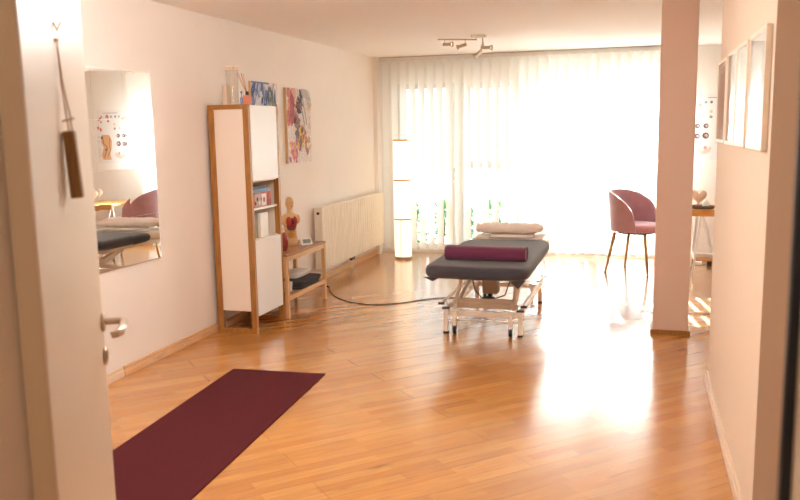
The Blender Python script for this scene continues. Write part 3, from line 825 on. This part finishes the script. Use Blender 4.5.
bm = bmn(); loft(bm, [(0, 0, 0, .026, .022), (0, .002, .02, .034, .028), (0, .004, .06, .036, .03), (0, 0, .09, .03, .025), (0, 0, .115, .018, .016)], 16); blob(bm, (.022, -.01, .05), (.016, .014, .03), 10, 8, .002); blob(bm, (-.02, -.012, .055), (.014, .014, .032), 10, 8, .002)
obj('muscles', bm, 'muscle', mm, smooth=True)
bm = bmn(); tube(bm, [(0, 0, .1), (.002, 0, .135)], [.008, .012], 10); blob(bm, (.002, 0, .138), (.015, .013, .012), 10, 8); obj('bone', bm, 'bone', mm, smooth=True)

ck = thing('digital_clock', 'small white wedge shaped digital clock on the bench', 'clock', (-2.865, 6.62, bh), math.radians(50))
bm = bmn()
prof = [(-.026, 0), (.034, 0), (.012, .056), (.004, .058)]
a = [bm.verts.new((-.055, y, z)) for y, z in prof]; b = [bm.verts.new((.055, y, z)) for y, z in prof]
bm.faces.new(a); bm.faces.new(b[::-1])
for i in range(4): bm.faces.new((a[i], a[(i + 1) % 4], b[(i + 1) % 4], b[i]))
obj('case', bm, 'whitecer', ck, bevel=.003)
def face_pt(u, t, off): # point on the sloped front between (-.026,0) and (.004,.058)
    y = -.026 + .030 * t; z = .058 * t; nn = Vector((0, -.058, .030)).normalized()
    return (u, y + nn.y * off, z + nn.z * off)
bm = bmn(); bm.faces.new([bm.verts.new(face_pt(u, t, .0006)) for u, t in ((-.040, .22), (.040, .22), (.040, .85), (-.040, .85))]); sc = obj('screen', bm, 'lcd', ck)
bm = bmn()
for u in (-.028, -.012, .008, .024):
    for (du, t0, dw, t1) in ((0, .35, .0022, .73), (.008, .35, .0102, .73), (0, .35, .0102, .38), (0, .53, .0102, .56), (0, .70, .0102, .73)):
        bm.faces.new([bm.verts.new(face_pt(q, t, .001)) for q, t in ((u + du, t0), (u + dw, t0), (u + dw, t1), (u + du, t1))])
obj('digits', bm, 'darkbook', sc)

def towel(name, lb, loc, sx, sy, h, n, m, rotz=0.0, wav=.006):
    t = thing(name, lb, 'towel', loc, rotz)
    for k in range(n):
        bm = bmn(); z0 = k * h / n; e = .01 * ((k * 7) % 3 - 1)
        loft(bm, [(e, 0, z0, sx / 2 - .01, sy / 2 - .01), (e, 0, z0 + .15 * h / n, sx / 2, sy / 2), (e, 0, z0 + .8 * h / n, sx / 2, sy / 2), (e, 0, z0 + h / n, sx / 2 - .012, sy / 2 - .012)], 36, 7)
        for v in bm.verts: v.co.z += wav * noise.noise(v.co * 14) * (1 if z0 > 0 or v.co.z > z0 + .3 * h / n else 0) * .8
        obj('fold', bm, m, t, smooth=True)
    return t
towel('folded_towel', 'dark grey folded towel on the lower bench shelf', (-2.935, 6.57, .184), .28, .46, .07, 3, 'towel', wav=.012)
towel('folded_towel', 'cream folded towel lying on the dark grey towel', (-2.98, 6.64, .2555), .18, .34, .04, 2, 'linen', wav=.006)
pr = thing('paper_rolls', 'small stack of white paper cups at the near end of the lower bench shelf', 'cups', (-2.90, 6.27, .184))
bm = bmn(); lathe(bm, [(.036, 0), (.040, .045), (.042, .046), (.039, .047), (.042, .06), (.044, .061), (.041, .062), (.044, .078), (.046, .080)], 24); obj('cup_stack', bm, 'paper', pr, smooth=False)
pr.name = 'paper_cup_stack'

# ------------------------------------------------------------------ floor lamp
fl = thing('floor_lamp', 'lit column floor lamp of three stacked white paper shades by the window corner', 'lamp', (-2.735, 9.27, 0))
bm = bmn(); lathe(bm, [(.098, 0), (.098, .035)], 32); smooth_by_angle(obj('base', bm, 'nickel', fl, bevel=.002))
for i, (z0, z1) in enumerate(((.035, .482), (.492, .952), (.962, 1.425))):
    bm = bmn(); lathe(bm, [(.102, z0), (.102, z1)], 32, cap=False); smooth_by_angle(obj('lamp_shade', bm, 'shade', fl))
for z in (.482, .952, 1.425):
    bm = bmn(); lathe(bm, [(.096, z - .003), (.1055, z - .003), (.1055, z + .013), (.096, z + .013)], 32, cap=False); obj('ring', bm, 'brass', fl)
bm = bmn(); tube(bm, [(.0, -.1045, .04), (.0, -.1045, .48)], .003, 6); tube(bm, [(0, 0, .03), (0, 0, 1.42)], .008, 8); obj('pole', bm, 'nickel', fl)

# ------------------------------------------------------------------ vertical blinds
vb = thing('vertical_blinds', 'full width white vertical blinds in front of the terrace windows', 'blinds', (0, 9.68, 0))
bm = bmn(); box(bm, -3.12, .46, -.022, .022, ZC - .038, ZC - .003); obj('headrail', bm, 'darkmetal', vb)
bm = bmn(); box(bm, -3.12, .46, -.030, -.023, ZC - .05, ZC - .006); obj('valance', bm, 'frame', vb)
bm = bmn(); sw = .127; ang = math.radians(-37)
N_ = 31; pitch = .1148; z0, z1 = .045, ZC - .05
segs = 6
vs = []
for iz, z in enumerate((z0, z0 + .03, z0 + .5, 1.2, z1 - .04, z1)):
    row = []
    for k in range(segs + 1):
        u = (k / segs - .5) * sw
        if iz == 5: u *= .45
        row.append(bm.verts.new((u, .004 * (1 - (2 * k / segs - 1) ** 2), z)))
    vs.append(row)
for i in range(5):
    for k in range(segs): bm.faces.new((vs[i][k], vs[i][k + 1], vs[i + 1][k + 1], vs[i + 1][k]))
sl0 = obj('slat', bm, 'blind', vb, smooth=True)
bm = bmn(); box(bm, -.05, .05, -.0012, .0052, z0 + .002, z0 + .022); w0 = obj('weight', bm, 'frame', sl0)
bm = bmn(); box(bm, -.012, .012, -.006, .008, z1 - .004, z1 + .012); h0 = obj('hanger', bm, 'frame', sl0)
for i in range(N_):
    x = -3.055 + i * pitch
    if i == 0: o = sl0
    else:
        o = sl0.copy(); C.objects.link(o); o.parent = vb
        for ch in (w0, h0):
            c = ch.copy(); C.objects.link(c); c.parent = o
    o.location = (x, 0, 0)
    o.rotation_euler = (0, 0, ang + random.uniform(-.03, .03))
bm = bmn(); tube(bm, [(-3.135, -.04, ZC - .04), (-3.135, -.045, 1.2), (-3.135, -.04, .7)], .0035, 6); lathe(bm, [(.008, .62), (.011, .64), (.011, .70), (.006, .72)], 10, (-3.135, -.04, 0)); obj('pull_cord', bm, 'frame', vb)

# ------------------------------------------------------------------ treatment table (local: x across, y along, origin at centre of the front edge)
tt = thing('treatment_table', 'height adjustable treatment table with charcoal cover and white wheeled frame', 'treatment table', (-1.115, 5.52, 0))
# mattress
def cushion(bm, x0, x1, y0, y1, z0, z1, r=.035, nx=10, ny=16, wav=.004, p=6):
    cx, cy = (x0 + x1) / 2, (y0 + y1) / 2; ax, ay = (x1 - x0) / 2, (y1 - y0) / 2
    hz = (z1 - z0)
    loft(bm, [(cx, cy, z0, ax - r, ay - r), (cx, cy, z0 + hz * .12, ax - r * .35, ay - r * .35), (cx, cy, z0 + hz * .35, ax, ay), (cx, cy, z0 + hz * .65, ax, ay), (cx, cy, z0 + hz * .88, ax - r * .35, ay - r * .35), (cx, cy, z1 - .002, ax - r, ay - r), (cx, cy, z1, ax - r * 2.5, ay - r * 2.5)], 56, p)
ztop = .572
bm = bmn(); cushion(bm, -.385, .385, 0, 1.57, ztop - .09, ztop, .028, p=11)
for v in bm.verts: v.co += Vector((noise.noise(v.co * 5) * .006, noise.noise(v.co * 4 + Vector((3, 1, 2))) * .006, noise.noise(v.co * 6 + Vector((9, 3, 2))) * .006))
mt = obj('mattress', bm, 'cover', tt, smooth=True)
for sx in (-1, 1):      # hanging corners of the cover
    bm = bmn(); x = sx * .31; y = .03
    a = [(x - .07, y, ztop - .08), (x + .06, y, ztop - .08), (x + .0 * sx, y + .02, ztop - (.15 if sx > 0 else .115))]
    b = [(q[0], q[1] + .014, q[2]) for q in a]
    va = [bm.verts.new(q) for q in a]; vb_ = [bm.verts.new(q) for q in b]
    bm.faces.new(va); bm.faces.new(vb_[::-1])
    for i in range(3): bm.faces.new((va[i], va[(i + 1) % 3], vb_[(i + 1) % 3], vb_[i]))
    obj('cover_corner', bm, 'cover', tt, bevel=.003)
bm = bmn(); cushion(bm, -.345, .345, 1.585, 1.98, ztop - .09, ztop - .0, .03, p=10); obj('headrest', bm, 'tablewhite', tt, smooth=True)
bm = bmn(); box(bm, -.30, .30, 1.60, 1.93, ztop - .006, ztop + .006); obj('headrest_sheet', bm, 'linen', tt, bevel=.004)
bm = bmn(); box(bm, -.26, .26, .30, 1.50, ztop - .115, ztop - .088)
for x in (-.31, .31): box(bm, x - .014, x + .014, .22, 1.9, ztop - .128, ztop - .088)
obj('top_frame', bm, 'tablewhite', tt, bevel=.003)
# base frame
bm = bmn(); yf, yb2 = .36, 1.60
for x in (-.285, .285): bar(bm, (x, yf, .17), (x, yb2, .17), .035, .035)
for y in (yf + .02, yb2 - .02): bar(bm, (-.285, y, .155), (.285, y, .155), .035, .04)
bar(bm, (-.285, yf + .02, .10), (.285, yf + .02, .10), .012, .012)
for x in (-.285, .285):
    for k in range(6): box(bm, x - .02, x + .02, yf + .15 + k * .18, yf + .23 + k * .18, .188, .196)
obj('base_frame', bm, 'tablewhite', tt, bevel=.004)
for x in (-.285, .285):
    for y in (yf, yb2):
        bm = bmn(); box(bm, x - .0175, x + .0175, y - .0175, y + .0175, .012, .19); f_ = obj('leg', bm, 'tablewhite', tt, bevel=.003)
        bm = bmn(); box(bm, x - .019, x + .019, y - .019, y + .019, 0, .013); obj('foot', bm, 'black', f_)
        bm = bmn(); box(bm, x - .028, x + .028, y - .018, y + .018, .188, .199); obj('end_cap', bm, 'black', f_)
for x in (-.215, .215):
    for y in (yf - .02, yb2 + .02):
        bm = bmn(); box(bm, x - .016, x + .016, y - .016, y + .016, .075, .175); c_ = obj('caster', bm, 'tablewhite', tt, bevel=.003)
        for s_ in (-1, 1):
            bm = bmn(); box(bm, x + s_ * .015 - .002, x + s_ * .015 + .002, y - .012, y + .012, .025, .076); obj('fork', bm, 'steel', c_)
        bm = bmn(); tube(bm, [(x - .012, y, .029), (x + .012, y, .029)], .029, 20); obj('wheel', bm, 'black', c_, bevel=.003)
# foot control bar running round both sides
for x in (-.315, .315):
    bm = bmn(); tube(bm, [(x, yf - .03, .235), (x, yb2 + .03, .235)], .009, 8); tube(bm, [(x, yf + .1, .235), (x * .92, yf + .1, .175)], .006, 6); tube(bm, [(x, yb2 - .1, .235), (x * .92, yb2 - .1, .175)], .006, 6)
    obj('foot_bar', bm, 'tablewhite', tt)
for x in (-.315, .315):
    for y in (yf - .03, yb2 + .03):
        bm = bmn(); box(bm, x - .022, x + .022, y - .012, y + .012, .226, .244); obj('pedal', bm, 'black', tt, bevel=.003)
# scissor lift: lower plate, arms, upper cross tubes
for x in (-.215, .215):
    bm = bmn(); bar(bm, (x, yf + .10, .19), (x * .93, yb2 - .25, ztop - .14), .03, .045); bar(bm, (x * .86, yb2 - .12, .19), (x * .80, yf + .22, ztop - .14), .03, .045)
    obj('lift_arm', bm, 'tablewhite', tt, bevel=.003)
bm = bmn(); bar(bm, (-.25, yf + .13, .195), (.25, yf + .13, .195), .02, .04); box(bm, -.22, .22, yf + .14, yf + .17, .175, .245); obj('cross_plate', bm, 'tablewhite', tt, bevel=.003)
for x in (-.20, .20):
    bm = bmn(); bar(bm, (x * 1.12, yf + .06, .20), (x * 1.08, yf + .34, ztop - .12), .026, .034)
    obj('front_arm', bm, 'tablewhite', tt, bevel=.003)
bm = bmn(); box(bm, -.062, .062, yf + .30, yf + .42, .25, .45); obj('motor', bm, 'motor', tt, bevel=.012)
bm = bmn(); lathe(bm, [(.055, .222), (.05, .24)], 20, (0, yf + .24, 0)); tube(bm, [(.05, yf + .24, .23), (.12, yf + .3, .25), (.15, yf + .4, .36)], .005, 6); tube(bm, [(-.05, yf + .24, .23), (-.12, yf + .3, .28), (-.16, yf + .4, .36)], .005, 6)
tube(bm, [(.0, yf + .3, .24), (.0, yf + .8, .30)], .018, 10); obj('actuator', bm, 'black', tt)
# things on the table
bo = thing('bolster', 'plum coloured cylinder bolster across the front of the treatment table', 'bolster', (-1.085, 5.86, ztop + .004), math.radians(-1.5))
bm = bmn(); nb = 36
def se(t, q): return math.copysign(abs(t) ** (2 / q), t)
rings = []
for x, k in ((-.298, .80), (-.302, .86), (-.300, .95), (-.29, 1.0), (-.1, 1.01), (.1, 1.0), (.29, 1.0), (.300, .95), (.302, .86), (.298, .80)):
    rings.append([bm.verts.new((x, k * .075 * se(math.cos(2 * PI * j / nb), 2.6), 0.054 + k * .054 * se(math.sin(2 * PI * j / nb), 2.6))) for j in range(nb)])
for i in range(len(rings) - 1):
    for j in range(nb): bm.faces.new((rings[i][j], rings[i][(j + 1) % nb], rings[i + 1][(j + 1) % nb], rings[i + 1][j]))
bm.faces.new(rings[0][::-1]); bm.faces.new(rings[-1])
obj('bolster_body', bm, 'plum', bo, smooth=True)
bm = bmn()
for x in (-.301, .301):
    tube(bm, [(x, .072 * se(math.cos(2 * PI * j / 32), 2.6), .054 + .0515 * se(math.sin(2 * PI * j / 32), 2.6)) for j in range(33)], .0022, 5, cap=False)
obj('piping', bm, mat('plum piping', (120, 44, 84), .7), bo)
def pillow(name, lb, loc, L_, Wp, Hp, m, rz=0):
    bm = bmn(); n1, n2 = 30, 20; rings = []
    for i in range(n1 + 1):
        u = -1 + 2 * i / n1
        env = (1 - abs(u) ** 7) ** .42 if abs(u) < 1 else 0
        envy = (1 - abs(u) ** 9) ** .3 if abs(u) < 1 else 0
        ring = []
        for j in range(n2):
            t = 2 * PI * j / n2
            co = Vector((u * L_ / 2, max(envy, .15) * Wp / 2 * se(math.cos(t), 2.2), Hp / 2 + max(env, .06) * Hp / 2 * math.sin(t)))
            co.z += noise.noise(co * 14) * .006; co.y += noise.noise(co * 9 + Vector((4, 4, 4))) * .008
            co.z = max(co.z, 0.001)
            ring.append(bm.verts.new(co))
        rings.append(ring)
    for i in range(n1):
        for j in range(n2): bm.faces.new((rings[i][j], rings[i][(j + 1) % n2], rings[i + 1][(j + 1) % n2], rings[i + 1][j]))
    bm.faces.new(rings[0][::-1]); bm.faces.new(rings[-1])
    return tag(obj(name, bm, m, smooth=True), lb, 'pillow', loc, rz)
towel('folded_towel', 'folded white towel under the cream pillow on the table headrest', (-1.09, 7.20, ztop + .0065), .40, .22, .022, 1, 'linen', wav=.003)
pillow('pillow', 'long cream pillow at the head end of the treatment table', (-1.13, 7.28, ztop + .028), .62, .26, .095, 'cream', math.radians(-1))

# power cable on the floor
bm = bmn()
cp = [(-3.155, 7.44, .05), (-3.13, 7.44, .02), (-3.05, 7.44, .005), (-2.97, 7.40, .005), (-2.88, 7.2, .005), (-2.74, 6.97, .005), (-2.56, 6.79, .005), (-2.42, 6.71, .005), (-2.27, 6.69, .005), (-2.05, 6.80, .005), (-1.85, 7.02, .005), (-1.66, 7.13, .005), (-1.42, 7.14, .005), (-1.25, 7.08, .005)]
def smooth_path(P, k=6):
    P = [Vector(p) for p in P]; out = []
    for i in range(len(P) - 1):
        p0, p1, p2, p3 = P[max(i - 1, 0)], P[i], P[i + 1], P[min(i + 2, len(P) - 1)]
        for s_ in range(k):
            t = s_ / k
            out.append(.5 * ((2 * p1) + (-p0 + p2) * t + (2 * p0 - 5 * p1 + 4 * p2 - p3) * t * t + (-p0 + 3 * p1 - 3 * p2 + p3) * t ** 3))
    out.append(P[-1]); return out
tube(bm, smooth_path(cp), .0042, 8)
tag(obj('power_cable', bm, 'black'), 'thin black power cable curving over the parquet to the treatment table', 'cable')

# ------------------------------------------------------------------ pink chair (local: faces -y)
ch = thing('tub_chair', 'dusty rose velvet tub chair with thin brass legs near the window', 'chair', (-.015, 8.91, 0), math.radians(-25 + 90))
bm = bmn(); nt_, nz = 36, 12
outer, inner = [], []
def top(th):   # th: 0 = back centre
    a = abs(th) / math.radians(112)
    return .52 + .36 * math.sqrt(max(0, 1 - a ** 2.7))
for i in range(nt_ + 1):
    th = math.radians(-112) + math.radians(224) * i / nt_
    zt = top(th)
    ro_, ri_ = [], []
    for j in range(nz + 1):
        t = j / nz; z = .445 + (zt - .445) * t
        k = .90 + .12 * ((z - .445) / .43) ** .8 if z > .445 else .90
        R_ = .306 * k
        cxx, cyy = math.sin(th) * R_ * 1.0, math.cos(th) * R_ * .98
        ro_.append(bm.verts.new((cxx, cyy, z)))
        q = (R_ - .032) / R_
        ri_.append(bm.verts.new((cxx * q, cyy * q, z - (.006 if j == nz else 0))))
    outer.append(ro_); inner.append(ri_)
for i in range(nt_):
    for j in range(nz):
        bm.faces.new((outer[i][j], outer[i + 1][j], outer[i + 1][j + 1], outer[i][j + 1]))
        bm.faces.new((inner[i][j], inner[i][j + 1], inner[i + 1][j + 1], inner[i + 1][j]))
    bm.faces.new((outer[i][nz], outer[i + 1][nz], inner[i + 1][nz], inner[i][nz]))
    bm.faces.new((outer[i][0], inner[i][0], inner[i + 1][0], outer[i + 1][0]))
for i in (0, nt_):
    for j in range(nz): bm.faces.new((outer[i][j], outer[i][j + 1], inner[i][j + 1], inner[i][j]))
sh_ = obj('backrest', bm, 'velvet', ch, bevel=.006, smooth=True)
bm = bmn()
loft(bm, [(0, -.01, .44, .21, .21), (0, -.012, .455, .240, .246), (0, -.012, .49, .246, .255), (0, -.012, .515, .236, .24), (0, -.012, .527, .18, .18), (0, -.01, .531, .08, .08)], 40, 2.6)
obj('seat', bm, 'velvetseat', ch, smooth=True)
bm = bmn(); loft(bm, [(0, 0, .42, .18, .18), (0, 0, .442, .20, .20)], 32, 3); obj('seat_frame', bm, 'darkmetal', ch)
for sx in (-1, 1):
    for sy in (-1, 1):
        bm = bmn(); tube(bm, [(sx * .17, sy * .17, .43), (sx * .235, sy * .24, .004)], [.020, .0115], 12); l_ = obj('leg', bm, 'brass', ch, smooth=True)
        bm = bmn(); lathe(bm, [(.012, 0), (.012, .008)], 12, (sx * .2353, sy * .2403, 0)); obj('glide', bm, 'black', l_)

# ------------------------------------------------------------------ desk with trestle legs and ornaments
zd = .685
dk = thing('trestle_desk', 'golden oak desk on white trestle legs in the alcove behind the pillar', 'desk', (.22, 8.78, 0))
bm = bmn(); box(bm, 0, 1.5, 0, .65, zd - .03, zd); box(bm, .005, 1.495, .004, .022, zd - .068, zd - .03); obj('desktop', bm, 'desktop', dk, bevel=.003)
for x0 in (.36, 1.28):
    bm = bmn()
    for y in (.10, .55):
        bar(bm, (x0 + .04, y, zd - .068), (x0 - .02, y, .0), .022, .022); bar(bm, (x0 + .06, y, zd - .068), (x0 + .12 + .14, y, .0), .022, .022) if x0 > 1 else bar(bm, (x0 + .06, y, zd - .068), (x0 + .26, y, .0), .022, .022)
    bar(bm, (x0 - .004, .10, .16), (x0 - .004, .55, .16), .02, .03); bar(bm, (x0 + .21, .10, .16), (x0 + .21, .55, .16), .02, .03)
    obj('leg', bm, 'white', dk, bevel=.002)
bm = bmn(); bar(bm, (.36, .55, .13), (1.4, .55, .13), .02, .045); bar(bm, (.38, .55, .24), (1.38, .55, .24), .012, .014); obj('stretcher', bm, 'white', dk)
tr = thing('stone_tray', 'shallow grey brown oval tray on the desk', 'tray', (.64, 8.90, zd))
bm = bmn(); loft(bm, [(0, 0, 0, .09, .055), (0, 0, .006, .105, .065), (0, 0, .035, .125, .08), (0, 0, .036, .118, .074), (0, 0, .012, .098, .06)], 32, 2.4); obj('tray_body', bm, 'sage', tr, smooth=True)
M['stone'] = mat('pink stones', (188, 126, 112), .4)
for x, y, r, lb in ((-.07, -.01, .015, 'reddish pebble nearest the left rim of the oval tray'), (-.045, .022, .013, 'reddish pebble at the back left of the oval tray'), (-.045, -.036, .012, 'reddish pebble at the front left of the oval tray'), (.068, -.03, .013, 'reddish pebble right of the little white house in the tray'), (-.015, -.036, .012, 'reddish pebble just left of the little white house')):
    bm = bmn(); blob(bm, (0, 0, r * .8), (r, r * .9, r * .8), 10, 8, .001)
    tag(obj('pebble', bm, 'stone', None, smooth=True), lb, 'pebble', (.64 + x, 8.90 + y, zd + .0125), None, 'pebbles in the tray')
ht = thing('heart_ornament', 'beige carved heart ornament behind the white house on the desk', 'ornament', (.60, 9.0, zd))
bm = bmn(); nn_ = 40; pts = []
for k in range(nn_):
    t = 2 * PI * k / nn_
    pts.append((.0052 * 16 * math.sin(t) ** 3, -.0 + .0052 * (13 * math.cos(t) - 5 * math.cos(2 * t) - 2 * math.cos(3 * t) - math.cos(4 * t))))
lay = []
for y, k in ((-.045, .5), (-.036, .82), (-.018, .97), (0, 1), (.018, .97), (.036, .82), (.045, .5)):
    lay.append([bm.verts.new((u * k, y, .125 + v * k)) for u, v in pts])
for i in range(len(lay) - 1):
    for k in range(nn_): bm.faces.new((lay[i][k], lay[i][(k + 1) % nn_], lay[i + 1][(k + 1) % nn_], lay[i + 1][k]))
bm.faces.new(lay[0][::-1]); bm.faces.new(lay[-1])
obj('heart_body', bm, 'ceramic', ht, smooth=True)
bm = bmn(); lathe(bm, [(.035, 0), (.035, .008), (.014, .02), (.014, .06)], 20); obj('stand', bm, 'ceramic', ht, smooth=False)
hs = thing('house_ornament', 'little white ceramic house standing in the tray', 'ornament', (.665, 8.90, zd + .0125), .3)
bm = bmn(); a = [(-.03, 0), (.03, 0), (.03, .05), (0, .082), (-.03, .05)]
f1 = [bm.verts.new((u, -.022, v)) for u, v in a]; f2 = [bm.verts.new((u, .022, v)) for u, v in a]
bm.faces.new(f1); bm.faces.new(f2[::-1])
for i in range(5): bm.faces.new((f1[i], f1[(i + 1) % 5], f2[(i + 1) % 5], f2[i]))
obj('house_walls', bm, 'whitecer', hs, bevel=.002)
bm = bmn(); bar(bm, (-.036, 0, .046), (.001, 0, .086), .052, .005); bar(bm, (.036, 0, .046), (-.001, 0, .086), .052, .005); obj('roof', bm, 'whitecer', hs)
ps = thing('power_strip', 'white power strip with black plug on the floor under the desk', 'power strip', (.60, 9.42, 0))
bm = bmn(); box(bm, 0, .09, 0, .05, 0, .04); obj('strip_body', bm, 'white', ps, bevel=.005)
bm = bmn(); box(bm, .14, .19, -.02, .03, 0, .05); obj('plug', bm, 'black', ps, bevel=.006)
bm = bmn(); tube(bm, [(.09, .025, .01), (.115, .02, .006), (.14, .01, .012)], .004, 6); obj('lead', bm, 'black', ps)

# ------------------------------------------------------------------ ceiling spot bar
sp = thing('ceiling_spotlight', 'brushed steel ceiling fixture with four swivelling spotlights', 'ceiling light', (0, 7.8, 0))
bm = bmn(); box(bm, -1.585, -1.445, -.035, .035, 2.412, 2.437); obj('mount_plate', bm, 'nickel', sp, bevel=.003)
bm = bmn(); tube(bm, [(-1.91, -.03, 2.412), (-1.53, .0, 2.396)], .0075, 10); tube(bm, [(-1.54, 0, 2.396), (-1.54, 0, 2.415)], .006, 8); obj('arm', bm, 'nickel', sp)
bm = bmn(); tube(bm, [(-1.475, 0, 2.415), (-1.475, .0, 2.36), (-1.49, .0, 2.285)], .0075, 10); obj('arm', bm, 'nickel', sp)
def head(jx, jy, jz, d):
    d = Vector(d).normalized(); j = Vector((jx, jy, jz)); c0 = j - d * .0
    bm = bmn(); tube(bm, [c0 - d * .012, c0 + d * .05], .017, 14); tube(bm, [c0 + d * .05, c0 + d * .085], [.014, .028], 14, cap=False)
    h_ = obj('spot_head', bm, 'nickel', sp)
    bm = bmn(); tube(bm, [j + Vector((0, 0, .05)), j + Vector((0, 0, .0))], .004, 8); obj('bracket', bm, 'nickel', h_)
    bm = bmn(); tube(bm, [c0 + d * .055, c0 + d * .072], .0135, 14); obj('bulb', bm, 'lens', h_)
head(-1.845, -.025, 2.362, (1, -.25, -.04)); head(-1.645, -.01, 2.352, (-1, -.3, -.35)); head(-1.468, 0, 2.318, (1, -.2, -.06)); head(-1.492, 0, 2.285, (-.8, -.3, -.75))

# ------------------------------------------------------------------ yoga mat
bm = bmn()
box(bm, -.32, .32, -1.96, 0, .0005, .0065)
ym = obj('yoga_mat', bm, 'mat', None, bevel=.0015)
tag(ym, 'long burgundy exercise mat lying on the parquet', 'yoga mat', (-2.228, 4.63, 0), math.radians(3.4))

# unseen opal ceiling lamps added for brightness: one in the hall, one in the near half of the room
def fill_ceiling_lamp(x, y, label, watts):
    t = thing('fill_ceiling_lamp', label, 'ceiling light', (x, y, ZC - .09))
    bm = bmn(); lathe(bm, [(.05, 0), (.14, .02), (.17, .05), (.17, .075)], 32); obj('lamp_shade', bm, M['opal'], t, smooth=True)
    bm = bmn(); lathe(bm, [(.12, .076), (.12, .09)], 32); obj('mount', bm, 'white', t)
    l = bpy.data.lights.new('fill_light', 'POINT'); l.energy = watts; l.shadow_soft_size = .15; l.color = (1.0, .97, .93)
    lo_ = bpy.data.objects.new('fill_light', l); C.objects.link(lo_); lo_.location = (0, 0, -.18); lo_.parent = t
M['opal'] = mat('opal glass', (255, 246, 232), .4, emit=(255, 232, 206), emit_s=3.0)
fill_ceiling_lamp(-.2, -1.1, 'round opal ceiling lamp added to brighten the hall', 7)
fill_ceiling_lamp(-1.5, 3.3, 'round opal ceiling lamp added to brighten the near half of the room', 36)
